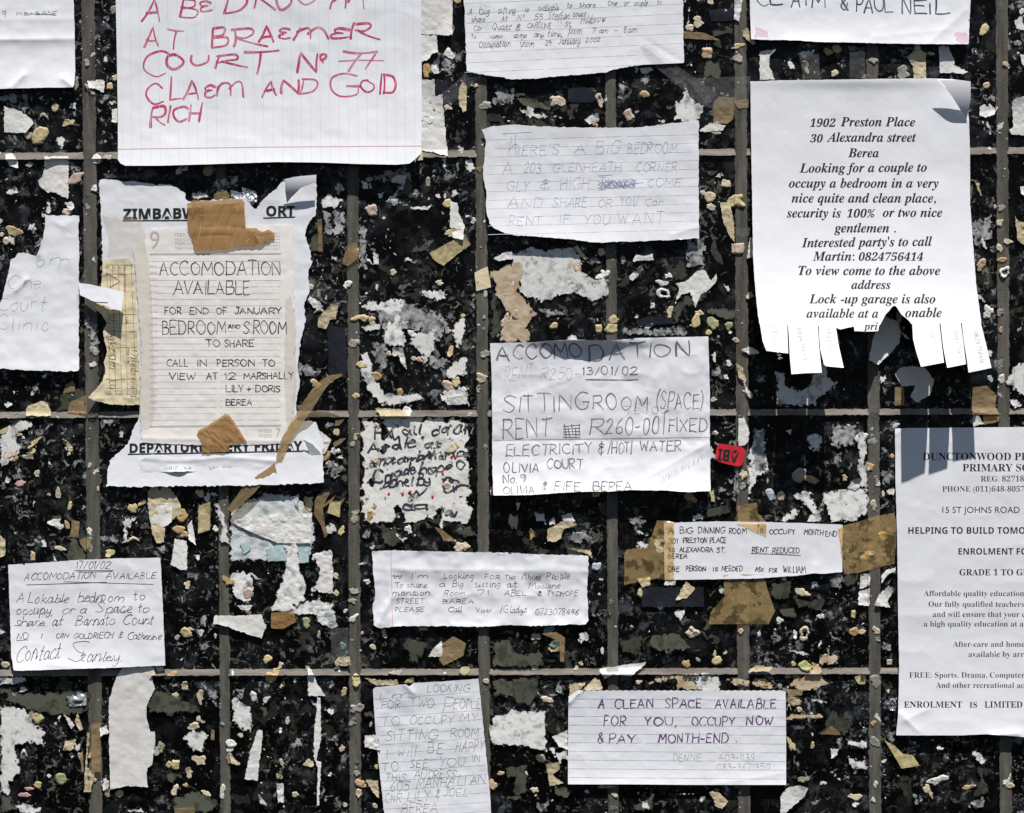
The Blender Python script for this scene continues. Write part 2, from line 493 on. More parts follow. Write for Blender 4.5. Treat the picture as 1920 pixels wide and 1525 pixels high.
# ------------------------------------------------------------------ handwriting
GL = {}
def G(ch, w, s):
    st = []
    for part in s.split('|'):
        sm = part[0] == '~'
        pts = [tuple(float(v) for v in q.split(',')) for q in part.lstrip('~').split()]
        st.append((sm, pts))
    GL[ch] = (w, st)
for l in """A .78 0,0 .5,1 1,0|.18,.36 .85,.38
B .66 .05,0 .05,1|~.05,1 .75,.95 .75,.62 .1,.53|~.1,.53 1,.45 .9,.05 .05,0
C .74 ~1,.86 .6,1 .1,.75 .05,.3 .5,0 1,.12
D .76 .05,0 .05,1|~.02,1 .7,.93 1,.5 .7,.07 .02,0
E .62 .05,0 .05,1|.05,1 1,1|.05,.52 .8,.53|.05,0 1,0
F .6 .05,0 .05,1|.05,1 1,1|.05,.52 .8,.53
G .84 ~.95,.88 .55,1 .08,.75 .05,.3 .45,0 .9,.12 .98,.45|.6,.45 1.08,.45
H .74 .05,0 .05,1|.95,0 .95,1|.05,.5 .95,.52
I .14 .5,0 .5,1
J .55 ~.85,1 .85,.25 .45,0 .05,.2|.35,1 1.1,1
K .7 .05,0 .05,1|.95,1 .08,.45|.25,.55 1,0
L .58 .05,1 .05,0 1,.02
M .95 .02,0 .12,1 .5,.32 .88,1 1,0
N .76 .05,0 .05,1 .95,0 .95,1
O .82 ~.5,1 .12,.82 .04,.4 .42,0 .9,.2 .98,.65 .5,1
P .62 .05,0 .05,1|~.02,1 .8,.97 .95,.7 .6,.48 .05,.45
Q .84 ~.5,1 .12,.82 .04,.4 .42,0 .9,.2 .98,.65 .5,1|.6,.3 1.05,-.1
R .68 .05,0 .05,1|~.02,1 .8,.97 .92,.72 .6,.5 .05,.46|.35,.47 1.02,0
S .64 ~1,.86 .55,1 .1,.8 .5,.53 .95,.28 .5,0 0,.12
T .72 0,1 1,1|.5,1 .5,0
U .74 ~.03,1 .06,.3 .45,0 .9,.25 .97,1
V .74 0,1 .5,0 1,1
W 1 0,1 .25,0 .5,.75 .75,0 1,1
X .7 0,0 1,1|0,1 1,0
Y .68 0,1 .5,.5 1,1|.5,.5 .45,0
Z .68 0,1 1,1 0,0 1,0
a .52 ~.95,.5 .5,.62 .08,.35 .3,.02 .75,.15 .95,.55|~.95,.58 .9,.15 1.1,.02
b .52 .08,1 .08,.02|~.08,.4 .55,.62 .98,.35 .6,0 .08,.08
c .46 ~.95,.5 .55,.62 .08,.32 .45,0 1,.12
d .54 ~.9,.45 .5,.6 .06,.3 .4,0 .9,.2|.92,1 .95,.02
e .48 ~.1,.3 .95,.38 .6,.62 .12,.4 .3,.02 1,.12
f .42 ~1,.92 .6,1 .45,.7 .4,-.3|.05,.55 .9,.57
g .52 ~.92,.48 .5,.62 .08,.35 .4,.05 .9,.25|~.94,.58 .92,-.1 .5,-.36 .05,-.22
h .52 .08,1 .08,0|~.08,.3 .5,.6 .9,.45 .95,0
i .16 .5,.58 .5,0|.5,.8 .55,.84
j .3 ~.8,.58 .7,-.2 .1,-.3|.8,.8 .85,.84
k .5 .08,1 .08,0|.9,.58 .12,.28|.3,.34 .98,0
l .18 ~.5,1 .4,.2 .9,.02
m .84 .04,.58 .04,0|~.04,.35 .25,.6 .48,.5 .48,0|~.48,.35 .75,.6 .96,.48 .98,0
n .52 .06,.58 .06,0|~.06,.32 .5,.62 .92,.45 .95,0
o .52 ~.5,.62 .1,.45 .15,.1 .55,0 .95,.25 .85,.55 .5,.62
p .54 .06,.58 .06,-.36|~.06,.4 .55,.62 .98,.35 .6,.02 .08,.1
q .54 ~.94,.48 .5,.62 .06,.35 .4,.02 .9,.2|.94,.6 .94,-.36 1.1,-.25
r .4 .08,.58 .08,0|~.08,.32 .45,.6 1,.52
s .42 ~.95,.52 .5,.62 .15,.46 .6,.32 .9,.14 .45,0 .02,.08
t .4 ~.45,.95 .4,.15 .6,0 1,.1|.02,.6 .95,.62
u .52 ~.05,.58 .1,.12 .45,0 .9,.2 .92,.58|.92,.58 .95,0
v .48 0,.58 .45,0 1,.6
w .72 0,.58 .25,0 .5,.5 .72,0 1,.6
x .48 0,0 1,.58|0,.58 1,0
y .5 ~.05,.58 .15,.15 .5,.08 .9,.3|~.95,.58 .85,-.1 .45,-.36 .02,-.25
z .46 0,.58 1,.58 0,0 1,0
0 .6 ~.5,1 .1,.8 .08,.25 .5,0 .92,.25 .9,.8 .5,1
1 .2 .1,.8 .6,1 .6,0
2 .6 ~.05,.78 .5,1 .92,.75 .4,.3 0,0|0,.02 1,.04
3 .56 ~.05,.92 .6,1 .85,.75 .35,.53|~.35,.53 1,.42 .8,.02 0,.08
4 .62 .6,1 0,.35 1,.35|.7,.6 .68,-.02
5 .58 .9,1 .15,1 .1,.55|~.1,.55 .7,.62 .95,.3 .6,0 0,.08
6 .58 ~.85,1 .25,.6 .08,.2 .5,0 .92,.2 .65,.48 .12,.3
7 .6 0,1 1,1 .4,0
8 .56 ~.9,.88 .4,1 .12,.75 .85,.35 .6,0 .1,.15 .35,.5 .85,.7 .9,.88
9 .56 ~.92,.8 .45,1 .08,.72 .5,.5 .9,.78|~.92,.85 .85,.3 .7,0
. .12 .4,0 .5,.04
, .14 ~.6,.06 .5,-.05 .1,-.18
' .12 .6,1 .4,.8
: .12 .4,.05 .5,.09|.4,.5 .5,.54
/ .36 0,-.1 1,1.08
- .4 0,.42 1,.45
+ .5 0,.45 1,.45|.5,.8 .5,.12
& .62 ~1,0 .3,.72 .5,1 .75,.8 .1,.35 .35,0 .75,.1 .95,.45
$ .5 ~.9,.8 .4,.95 .2,.7 .75,.6 .2,.45 .1,.12 .6,.05 .95,.2|.5,1.1 .5,-.12
( .3 ~.9,1.08 .2,.7 .2,.25 .9,-.1
) .3 ~.1,1.08 .8,.7 .8,.25 .1,-.1
[ .3 .9,1.1 .2,1.1 .2,-.1
* .3 ~.5,1 .1,.85 .5,.7 .9,.85 .5,1|.4,.42 .6,.42
| .1 .5,-.1 .5,1.1""".split('\n'):
    ch, w, s = l.split(' ', 2)
    G(ch, float(w), s)
G('ə', .62, '~.95,.88 .45,1 .12,.78 .2,.56 .62,.52|~.5,.52 .1,.36 .12,.06 .55,0 1,.14')
G('ɱ', .95, '0,0 .12,.98|~.1,.62 .25,.96 .44,.9 .48,.08|~.48,.55 .66,.98 .9,.9 1,.04')
G('ɹ', .74, '0,0 .06,1|~.03,.95 .55,1.02 .68,.78 .42,.53 .08,.48|.2,.5 1.05,0')
GL['|'] = (.1, [(False, [(.5, -.1), (.5, 1.1)])])

def catmull(pts, n=6):
    p = [pts[0]] + list(pts) + [pts[-1]]
    if pts[0] == pts[-1]:
        p[0], p[-1] = pts[-2], pts[1]
    out = []
    for i in range(1, len(p) - 2):
        p0, p1, p2, p3 = (arr(q) for q in p[i - 1:i + 3])
        for t in np.arange(n) / n:
            out.append(0.5 * (2 * p1 + (p2 - p0) * t + (2 * p0 - 5 * p1 + 4 * p2 - p3) * t * t + (3 * p1 - p0 - 3 * p2 + p3) * t ** 3))
    out.append(arr(pts[-1]))
    return np.array(out)

def straight(pts, r, n=5, bow=0.06):
    out = []
    for a, b in zip(pts[:-1], pts[1:]):
        a, b = arr(a), arr(b)
        d = b - a
        nrm = arr((-d[1], d[0]))
        k = r.uniform(-bow, bow)
        for t in np.arange(n) / n:
            out.append(a + d * t + nrm * k * 4 * t * (1 - t))
    out.append(arr(pts[-1]))
    return np.array(out)

class Strokes:
    """pen strokes gathered into one mesh lying on a sheet of paper"""
    def __init__(self, hf, lift=0.2):
        self.hf, self.lift, self.V, self.F, self.n = hf, lift, [], [], 0
    def line(self, pts, w, press=0.32, r=rng):
        p = arr(pts)
        if len(p) < 2: return
        d = np.gradient(p, axis=0)
        L = np.hypot(d[:, 0], d[:, 1]) + 1e-6
        nx, ny = -d[:, 1] / L, d[:, 0] / L
        t = np.linspace(0, 1, len(p))
        ww = w / 2 * (1 - press * (0.3 + r.random()) * np.abs(np.sin(2.4 * t + r.random() * 6)) - 0.6 * press * t + 0.4 * press * np.exp(-t * 6)) * (1 if press == 0 else r.uniform(0.82, 1.15))
        a = p + np.stack([nx, ny], 1) * ww[:, None]
        b = p - np.stack([nx, ny], 1) * ww[:, None]
        # rounded ends
        ux, uy = d[:, 0] / L, d[:, 1] / L
        s = np.array([p[0][0] - ux[0] * w * .4, p[0][1] - uy[0] * w * .4]); e = np.array([p[-1][0] + ux[-1] * w * .4, p[-1][1] + uy[-1] * w * .4])
        Q = np.concatenate([a, b, [s], [e]])
        self.V.append(Q)
        m, k = len(p), self.n
        for i in range(m - 1):
            self.F.append((k + i, k + i + 1, k + m + i + 1, k + m + i))
        self.F.append((k + 2 * m, k, k + m)); self.F.append((k + 2 * m + 1, k + 2 * m - 1, k + m - 1))
        self.n += len(Q)
    def word(self, text, x0, x1, y0, h, w, y1=None, slant=0.0, jit=0.03, seed=None, gap=0.22, rot=None, join=False):
        r = random.Random((seed or 0) + sum(ord(c) * (i + 3) for i, c in enumerate(text)) + int(x0) * 7 + int(y0))
        y1 = y0 if y1 is None else y1
        adv, items = 0.0, []
        for i, ch in enumerate(text):
            if ch == ' ':
                adv += 0.4; continue
            gw, st = GL[ch]
            items.append((adv, gw * r.uniform(0.9, 1.1), st, ch))
            adv += items[-1][1] + gap * (0.8 if ch in "I1.,'l" else 1)
        tot = max(adv - gap, 0.05)
        k = (x1 - x0) / tot
        drift = 0.0
        for n_, (a, gw, st, ch) in enumerate(items):
            if join and ch.islower() and ch not in 'ot' and n_ + 1 < len(items) and items[n_ + 1][3].islower():
                st = st + [(True, [(.96, .06), (1.0 + gap * .5 / gw, .06), (1.0 + gap / gw, .3)])]
            drift = drift * 0.6 + r.uniform(-jit, jit) * h * 1.1
            dy = drift
            sc = 1 + r.uniform(-jit, jit) * 3.2
            rt = r.uniform(-jit, jit) * 2.2
            gw = gw * (1 + r.uniform(-jit, jit) * 3)
            a = a + r.uniform(-jit, jit) * 0.8
            for sm, pts in st:
                q = [(px + r.uniform(-jit, jit) * 1.5, py + r.uniform(-jit, jit) * 1.4) for px, py in pts]
                if pts[0] == pts[-1] and len(pts) > 2 and r.random() < 0.6:
                    q[-1] = q[0]
                c = catmull(q) if sm else straight(q, r)
                u = a + c[:, 0] * gw
                v = c[:, 1] * sc
                X = x0 + u * k + v * h * (slant + rt)
                Y = y0 + (y1 - y0) * (u / tot) - v * h - dy
                if rot:
                    cx_, cy_, an = rot
                    ca, sa = math.cos(an), math.sin(an)
                    X, Y = cx_ + (X - cx_) * ca - (Y - cy_) * sa, cy_ + (X - cx_) * sa + (Y - cy_) * ca
                self.line(np.stack([X, Y], 1), w, r=r)
    def words(self, spec, w, slant=0.0, jit=0.03, gap=0.22, join=False):
        """'TEXT,x0,x1,y,h[,y1]; ...' with _ for a comma"""
        for it in spec.split(';'):
            it = it.strip()
            if not it: continue
            q = it.split(',')
            t = q[0].replace('_', ',')
            n = [float(v) for v in q[1:]]
            self.word(t, n[0], n[1], n[2], n[3], w, n[4] if len(n) > 4 else None, slant, jit, gap=gap, join=join)
    def rule(self, x0, y0, x1, y1, w, step=8):
        n = max(3, int(max(abs(x1 - x0), abs(y1 - y0)) / step))
        self.line(np.stack([np.linspace(x0, x1, n), np.linspace(y0, y1, n)], 1), w, 0.0)
    def build(self, name, mat, parent):
        if not self.V: return None
        Q = np.concatenate(self.V)
        h = self.hf(Q[:, 0], Q[:, 1], np.full(len(Q), 50.0)) + self.lift
        return link(name, to_world(Q[:, 0], Q[:, 1], h), self.F, mat, parent, parent_centre(parent))

def mathmap(s, up, lo, dg):
    o = ''
    for c in s:
        if 'A' <= c <= 'Z': o += chr(up + ord(c) - 65)
        elif 'a' <= c <= 'z': o += chr(lo + ord(c) - 97)
        elif '0' <= c <= '9' and dg: o += chr(dg + ord(c) - 48)
        else: o += c
    return o
STY = {
    'bi': lambda s: (mathmap(s, 0x1D468, 0x1D482, 0x1D7CE), 0.007, 0.22 if s[:1].isdigit() else 0.0),
    'b': lambda s: (mathmap(s, 0x1D400, 0x1D41A, 0x1D7CE), 0.0, 0.0),
    'r': lambda s: (mathmap(s, 0x1D400, 0x1D41A, 0x1D7CE), -0.0085, 0.0),
    'sb': lambda s: (mathmap(s, 0x1D5D4, 0x1D5EE, 0x1D7EC), 0.0, 0.0),
    'sx': lambda s: (mathmap(s, 0x1D5D4, 0x1D5EE, 0x1D7EC), 0.016, 0.0),
    's': lambda s: (s, 0.0, 0.0),
    'si': lambda s: (s, 0.0, 0.2),
}
def printed(name, items, hf, mat, parent, lift=0.11):
    """items: (style, text, x0, x1, baseline[, stretch[, baseline at x1[, turn]]])"""
    objs = []
    for it in items:
        body, off, sh = STY[it[0]](it[1])
        c = bpy.data.curves.new("print_curve", 'FONT')
        c.body, c.offset, c.shear, c.resolution_u = body, off, sh, 3
        o = bpy.data.objects.new("print_curve", c)
        COL.objects.link(o)
        objs.append(o)
    dg = bpy.context.evaluated_depsgraph_get()
    V, F, n = [], [], 0
    for it, o in zip(items, objs):
        me = bpy.data.meshes.new_from_object(o.evaluated_get(dg))
        q = np.array([v.co[:2] for v in me.vertices])
        if len(q):
            x0, x1, yb = it[2:5]
            st = it[5] if len(it) > 5 else 1.0
            y2 = it[6] if len(it) > 6 else yb
            turn = it[7] if len(it) > 7 else 0
            lo, hi = q[:, 0].min(), q[:, 0].max()
            k = (x1 - x0) / (hi - lo)
            X = x0 + (q[:, 0] - lo) * k
            Y = yb + (y2 - yb) * (q[:, 0] - lo) / (hi - lo) - q[:, 1] * k * st
            if turn:
                cx_, cy_ = x0, yb
                ca, sa = math.cos(turn), math.sin(turn)
                X, Y = cx_ + (X - cx_) * ca - (Y - cy_) * sa, cy_ + (X - cx_) * sa + (Y - cy_) * ca
            V.append(np.stack([X, Y], 1))
            F += [[i + n for i in p.vertices] for p in me.polygons]
            n += len(q)
        bpy.data.meshes.remove(me)
    for o in objs:
        c = o.data
        bpy.data.objects.remove(o)
        bpy.data.curves.remove(c)
    Q = np.concatenate(V)
    h = hf(Q[:, 0], Q[:, 1], np.full(len(Q), 50.0)) + lift
    return link(name, to_world(Q[:, 0], Q[:, 1], h), F, mat, parent, parent_centre(parent), smooth=False)

# ------------------------------------------------------------------ sheets of paper
def sheet(poly, base=6.5, tl=0, tr=0, bl=0, br=0, pw=3.0, amp=0.5, sc=70.0, fine=0.12, seed=0, creases=(), extra=None):
    """height of a sheet over the wall: its corners may stand off; it is softly crumpled"""
    p = arr(poly)
    x0, y0 = p.min(0); x1, y1 = p.max(0)
    def hf(x, y, f=None):
        u, v = np.clip((x - x0) / (x1 - x0), 0, 1), np.clip((y - y0) / (y1 - y0), 0, 1)
        h = base + (tl * (1 - u) + tr * u) * (1 - v) ** pw + (bl * (1 - u) + br * u) * v ** pw
        h = h + amp * (fbm(x / sc, y / sc, seed, 2) + 0.5 * np.abs(fbm(x / sc * 1.7 + 5, y / sc * 1.7, seed + 9, 2)))
        h = h + fine * fbm(x / 14.0, y / 14.0, seed + 4, 2)
        h = h - amp * 0.55 * np.abs(fbm(x / (sc * 0.6) + 31, y / (sc * 0.6) - 7, seed + 21, 1)) ** 0.8
        for (ax, ay, bx, by, a, wd) in creases:
            ex, ey = bx - ax, by - ay
            L2 = ex * ex + ey * ey
            t = np.clip(((x - ax) * ex + (y - ay) * ey) / L2, 0, 1)
            d = np.hypot(x - ax - t * ex, y - ay - t * ey)
            h = h + a * np.exp(-d / wd)
        if extra is not None:
            h = h + extra(x, y)
        return h
    return hf

REFS = []
def ref(phrase, poly):
    p = arr(poly)
    REFS.append((phrase, p.min(0), p.max(0)))

def pl(s):
    return [tuple(float(v) for v in q.split(',')) for q in s.split()]

def notice(name, label, poly, hf, phrase, mat='paper', cell=3.0, rough=0.5, rscale=6.0, seed=0, cat="notice", holes=(), thick=0.7):
    if isinstance(poly, str): poly = pl(poly)
    o = patch(name, poly, hf, M[mat], cell=cell, rough=rough, rscale=rscale, seed=seed, thick=thick, holes=holes)
    tag(o, label, cat)
    if phrase: ref(phrase, poly)
    return o

# --- the creased sheet at the top left
P_ = pl("-140,-120 133,-118 136,-60 138,0 140,60 141,140 139,158 137,164 70,165 0,167 -140,170")
hf = sheet(P_, 6.5, bl=4, br=9, pw=6, amp=0.6, sc=55, seed=1, creases=((-140, 76, 140, 73, 2.6, 9), (-140, 38, 140, 36, 1.0, 10), (20, 165, 45, 140, 3.5, 8), (140, 165, 118, 148, 3, 6)))
o = notice("handwritten_note", "creased white sheet with one short scribbled line, in the top left corner", P_, hf, "the creased corner sheet", seed=1)
s = Strokes(hf)
s.words("q,4,11,27,9; MBABANE,30,107,29,7", 0.9, 0.1, 0.05)
s.rule(52, 26, 104, 28, 0.8)
s.build("writing", M['ink_ball'], o)

# --- the big sheet lettered in red marker
P_ = pl("216,-130 217,0 219,100 221,220 221,300 226,307 235,311 300,311 400,308 520,304 600,305 680,308 745,309 768,307 778,299 790,288 791,200 790,60 788,-130")
hf = sheet(P_, 7, bl=15, br=19, pw=5, amp=0.8, sc=95, seed=2, creases=((221, 250, 790, 262, -0.6, 25), (620, -100, 640, 300, 0.5, 40)))
o = notice("red_lettered_notice", "big white sheet with large red marker lettering about a bedroom", P_, hf, "the big red-lettered sheet", seed=2, cell=3.5, rough=0.2)
s = Strokes(hf)
for k in range(33):
    x = 228 + k * 17.7
    if x < 788: s.rule(x - 4, -128, x + 2, 304, 0.7, 14)
s.build("ruled_lines", M['rule_blue'], o)
s = Strokes(hf); s.rule(221, 280, 500, 276, 1.1); s.rule(500, 276, 790, 274, 1.1)
s.build("margin_line", M['rule_red'], o)
s = Strokes(hf, 0.18)
s.words("A,268,298,40,42; B,336,364,34,40; ə,373,402,24,24; D,418,452,22,38; ɹ,474,516,18,40; O,516,548,18,34; O,558,598,12,30; ɱ,618,676,16,26;"
        "A,270,299,88,36; T,312,345,89,35; B,396,422,86,34; ɹ,433,487,86,34; A,486,514,79,27; ə,520,545,73,20; ɱ,555,613,74,24; ə,619,655,70,20; ɹ,661,710,72,30;"
        "C,266,305,143,42; O,310,347,130,28; U,352,390,122,20; ɹ,408,462,127,28; T,455,511,136,36; N,555,592,135,40; o,600,613,113,16; .,602,606,117,5; 7,636,668,136,40; 7,673,711,129,34;"
        "C,276,303,194,36; L,315,341,188,36; A,345,374,187,32; ə,383,402,183,26; ɱ,406,453,182,30; A,493,516,179,34; N,526,559,174,30; D,564,593,173,32; G,617,674,184,42; O,676,704,172,22; I,708,713,178,34; D,717,743,175,34;"
        "R,281,311,238,36; I,312,315,229,26; C,322,346,228,26; H,352,374,229,32", 5.2, 0.10, 0.055)
s.rule(635, 115, 670, 113, 2.6); s.rule(672, 113, 720, 114, 2.0)
s.build("writing", M['ink_red'], o)
# lifted lower right corner of that sheet
P_ = pl("776,301 789,287 792,283 793,300 786,301")
patch("curled_corner", P_, lambda x, y, f: 17 + 0.3 * (x - 776), M['card'], parent=o, cell=1.2, thick=0.6)

# --- the small cursive note at the top
P_ = pl("868,-110 870,0 873,80 875,134 905,140 945,146 958,149 1010,147 1060,142 1100,139 1135,136 1150,130 1200,122 1240,120 1283,117 1281,40 1280,-110")
hf = sheet(P_, 6.5, bl=5, br=5, pw=5, amp=0.55, sc=60, seed=3, creases=((1205, 85, 1245, 115, 1.2, 8), (1215, 78, 1283, 118, -0.8, 7)))
o = notice("handwritten_note", "ruled white sheet with five lines of tiny black handwriting and torn bottom edge", P_, hf, "the tiny-handwriting sheet", seed=3, rough=1.1, rscale=5)
s = Strokes(hf)
for k in range(9):
    s.rule(872, -20 + k * 18.5 + 8, 1281, -24 + k * 18.5 - 6, 0.7, 14)
s.build("ruled_lines", M['rule_pale'], o)
s = Strokes(hf)
s.words("A,878,885,28,12; big,898,917,27,13; sitting,933,966,25,12; is,984,992,22,9; avaliable,1008,1047,20,12; to,1063,1072,15,10; share.,1086,1120,14,12; One,1140,1156,11,10; or,1170,1179,11,10; couple,1188,1213,11,11; to,1232,1240,9,10;"
        "share,884,909,42,12; At,940,950,40,11; N*,968,981,39,10; 55,1001,1018,37,10; Steffan,1028,1066,36,15; court,1074,1097,31,11;"
        "Cor,888,903,58,11; Quatz,922,957,56,13; $,966,976,57,12; CAROLINE,988,1033,53,10; St,1059,1070,50,9; Hillbrow,1088,1134,45,14,41;"
        "To,883,892,73,8; view,917,942,72,9; come,962,986,71,10; any,1001,1019,70,10; time,1026,1050,69,12; from,1065,1089,64,14; 7,1109,1116,63,10; am,1122,1139,62,11; -,1151,1157,62,12; 8pm,1169,1194,61,11;"
        "Occupation,897,955,90,13,87; from,974,1000,88,14; 29,1022,1033,85,9; January,1046,1087,83,14; 2002,1098,1125,79,8", 1.05, 0.2, 0.045, join=True)
s.build("writing", M['ink_ball'], o)

# --- the navy marker sheet cut by the top edge
P_ = pl("1405,-120 1406,0 1408,74 1440,75 1500,76 1530,79 1600,80 1680,82 1760,83 1816,83 1818,40 1820,0 1822,-120")
hf = sheet(P_, 6.5, bl=8, br=8, pw=6, amp=0.5, sc=50, seed=4, creases=((1740, 83, 1810, 20, 1.5, 10), (1480, 76, 1560, 79, 3, 7), (1640, 70, 1780, 55, 0.9, 9)))
o = notice("marker_note", "white sheet with navy blue marker names, cut by the top edge", P_, hf, "the navy marker sheet", seed=4)
s = Strokes(hf)
s.words("C,1420,1446,10,32; L,1446,1470,9,30; A,1482,1501,13,30; I,1510,1513,10,28; M,1521,1547,17,34; &,1575,1590,20,26; P,1606,1619,22,27; A,1619,1638,25,24; U,1640,1656,21,22; L,1658,1674,22,24; N,1691,1708,26,28; E,1713,1738,26,23; I,1742,1745,26,19; L,1752,1778,27,32", 3.4, 0.02, 0.04)
s.build("writing", M['ink_navy'], o)
for cx_, cy_ in ((1427, 62), (1803, 70)):
    patch("pink_stain", [(cx_ - 12, cy_ - 9), (cx_ + 11, cy_ - 7), (cx_ + 13, cy_ + 8), (cx_ - 10, cy_ + 9)], lambda x, y, f: hf(x, y) + 0.4, M['pink'], parent=o, cell=1.5, rough=4, rscale=6, seed=int(cx_), thick=0.1)

# --- blue pen note
P_ = pl("903,243 925,237 960,234 1010,237 1060,239 1100,240 1150,240 1190,240 1240,234 1305,226 1310,227 1310,330 1311,447 1240,451 1180,453 1130,455 1090,452 1060,448 1010,444 960,441 930,431 918,418 911,395 912,360 905,325 909,290 911,262")
hf = sheet(P_, 7, tl=3, bl=13, br=5, tr=2, pw=4, amp=0.65, sc=60, seed=5, creases=((1260, 440, 1310, 425, 1.5, 9), (925, 250, 935, 440, 0.8, 14)))
o = notice("handwritten_note", "white note in faint blue ballpoint with one word scribbled out", P_, hf, "the blue ballpoint note", seed=5, rough=1.2, rscale=7)
s = Strokes(hf)
for k in range(12):
    s.rule(915, 262 + k * 16.2, 1309, 252 + k * 16.2, 0.7, 14)
s.build("ruled_lines", M['rule_pale'], o)
s = Strokes(hf)
s.words("T,940,998,292,40; h,950,975,292,36; ERE'S,978,1046,290,19; A,1076,1095,287,18; BIG,1116,1162,288,22; BEDROOM,1176,1268,288,20; A,943,958,325,20; 203,982,1012,324,18; GLENHEATH,1036,1164,322,17; CORNER,1192,1268,322,17;"
        "GLY,950,991,359,20; $,1012,1030,355,18; HIGH,1050,1103,355,20; There's,1123,1190,354,19; COME,1214,1275,350,15; AND,952,1018,389,20; SHARE,1037,1100,388,17; OR,1122,1146,388,13; YOU,1163,1194,386,17; Can,1210,1243,386,15;"
        "RENT,953,1015,423,18; IF,1048,1068,419,18; YOU,1095,1142,421,19; WANT,1157,1245,421,22", 0.95, 0.14, 0.036)
r_ = random.Random(5)
for k in range(7):
    pts = [(1124 + 68 * t + r_.uniform(-4, 4), 347 + 7 * math.sin(t * 19 + k) + r_.uniform(-2, 2) - 4 * t) for t in np.linspace(0, 1, 14)]
    s.line(catmull(pts, 3), 1.0)
s.rule(1122, 357, 1207, 342, 1.0); s.rule(1120, 330, 1148, 328, 0.9)
s.build("writing", M['ink_blue'], o)

# --- the torn poster under the calendar page
P_ = pl("186,337 220,337 226,342 252,340 270,343 292,347 312,346 330,352 345,362 350,380 365,378 440,372 460,372 478,396 495,372 520,352 534,336 560,331 593,328 593,404 586,410 577,420 572,440 580,466 584,490 577,520 580,545 570,575 573,600 563,640 558,690 562,720 555,760 560,790 590,790 606,830 606,870 607,905 520,909 430,911 330,912 250,913 200,912 202,886 206,865 222,848 240,832 250,805 262,780 262,700 200,600 192,480 189,400")
hf6 = sheet(P_, 6.3, bl=6, br=8, tl=3, tr=3, pw=8, amp=0.5, sc=50, seed=6)
o = notice("torn_poster", "torn white coach departure poster under the calendar page", P_, hf6, None, rough=1.9, rscale=6, seed=6, cat="poster", cell=2.5)
ref("the calendar page notice", pl("186,337 607,912"))
for w_ in (('sx', "ZIMBABWE", 231, 383, 411, 0.95, 409), ('sx', "ORT", 499, 553, 405, 0.95), ('sx', "DEPARTURE EVERY FRIDAY", 243, 567, 849, 0.95, 844)):
    printed("heading", [w_], hf6, M['ink_print'], o, 0.5)
for u_ in ((230, 414, 400, 413, 2.0), (494, 409, 553, 407, 2.0), (240, 852, 568, 846, 2.2)):
    s = Strokes(hf6, 0.4); s.rule(*u_); s.build("underline", M['ink_print'], o)
P_ = pl("534,336 560,331 593,328 593,342 565,352 545,372 538,381 535,362")
patch("folded_corner", P_, lambda x, y, f: 10 + 16 * (1 - np.clip((y - 328) / 52, 0, 1) ** 2), M['paper'], parent=o, cell=1.6, thick=0.6)

P_ = pl("250,468 280,430 400,424 549,423 551,520 552,640 549,760 546,832 480,834 400,836 320,833 265,830 263,760 265,640 258,560")
hf7 = sheet(P_, 8.6, bl=1, br=1, pw=6, amp=0.4, sc=60, seed=7, fine=0.2, creases=((330, 424, 500, 440, 0.8, 12), (270, 822, 540, 828, 1.0, 6)))
o = notice("calendar_page_notice", "cream diary page with hand printed accommodation advert over the torn poster", P_, hf7, None, 'page', rough=1.0, rscale=8, seed=7, cell=2.5)
s = Strokes(hf7)
for k in range(27):
    y = 490 + k * 11.9
    s.rule(281, y, 406, y, 0.7, 12); s.rule(412, y, 526, y, 0.7, 12)
s.build("ruled_lines", M['rule_grey'], o)
s = Strokes(hf7); s.rule(281, 477, 526, 476, 3.0); s.rule(281, 800, 526, 798, 3.0)
s.build("grey_bars", M['ink_pale'], o)
it = [('s', "9", 281, 299, 467, 1.15), ('s', "FEBRUARY", 328, 373, 444), ('s', "MONDAY", 328, 361, 452), ('si', "FEBRUARIE", 328, 372, 460), ('si', "MAANDAG", 328, 366, 468),
      ]
printed("date_print", it, hf7, M['ink_pale'], o)
printed("week_print", [('s', "WEEK", 484, 510, 811), ('si', "WEEK", 485, 511, 821), ('s', "7", 517, 526, 821, 1.3)], hf7, M['ink_pale'], o)
it = []
for k in range(23):
    it.append(('s', "%02dh%s0" % (8 + k // 2, '03'[k % 2]), 281, 295, 501 + k * 12.2))
printed("hour_labels", it, hf7, M['ink_pale'], o)
s = Strokes(hf7)
for cx_ in (447, 491):
    for k in range(6): s.rule(cx_, 437 + k * 6, cx_ + 33, 437 + k * 6, 0.5)
    for k in range(8): s.rule(cx_ + k * 4.7, 437, cx_ + k * 4.7, 467, 0.5)
s.build("mini_calendar", M['ink_pale'], o)
s = Strokes(hf7, 0.2)
s.words("ACCOMODATION,300,526,516,25; AVAILABLE,325,468,552,25; FOR,309,340,589,12; END,356,391,589,12; OF,406,425,589,12; JANUARY,440,527,589,12; BEDROOM,304,424,627,24; AND,428,450,616,7; S.ROOM,456,537,626,24;"
        "TO,386,411,650,13; SHARE,421,476,650,13; CALL,313,352,687,13; IN,370,388,687,12; PERSON,407,477,687,12; TO,492,515,687,12; VIEW,317,366,712,13; AT,387,408,711,12; 12,421,443,712,13; MARSHALLY,457,550,711,12;"
        "LILY,424,456,735,12; +,463,470,735,11; DORIS,479,525,735,12; BEREA,423,472,760,11", 2.2, 0.0, 0.022, gap=0.16)
s.build("writing", M['ink_black'], o)

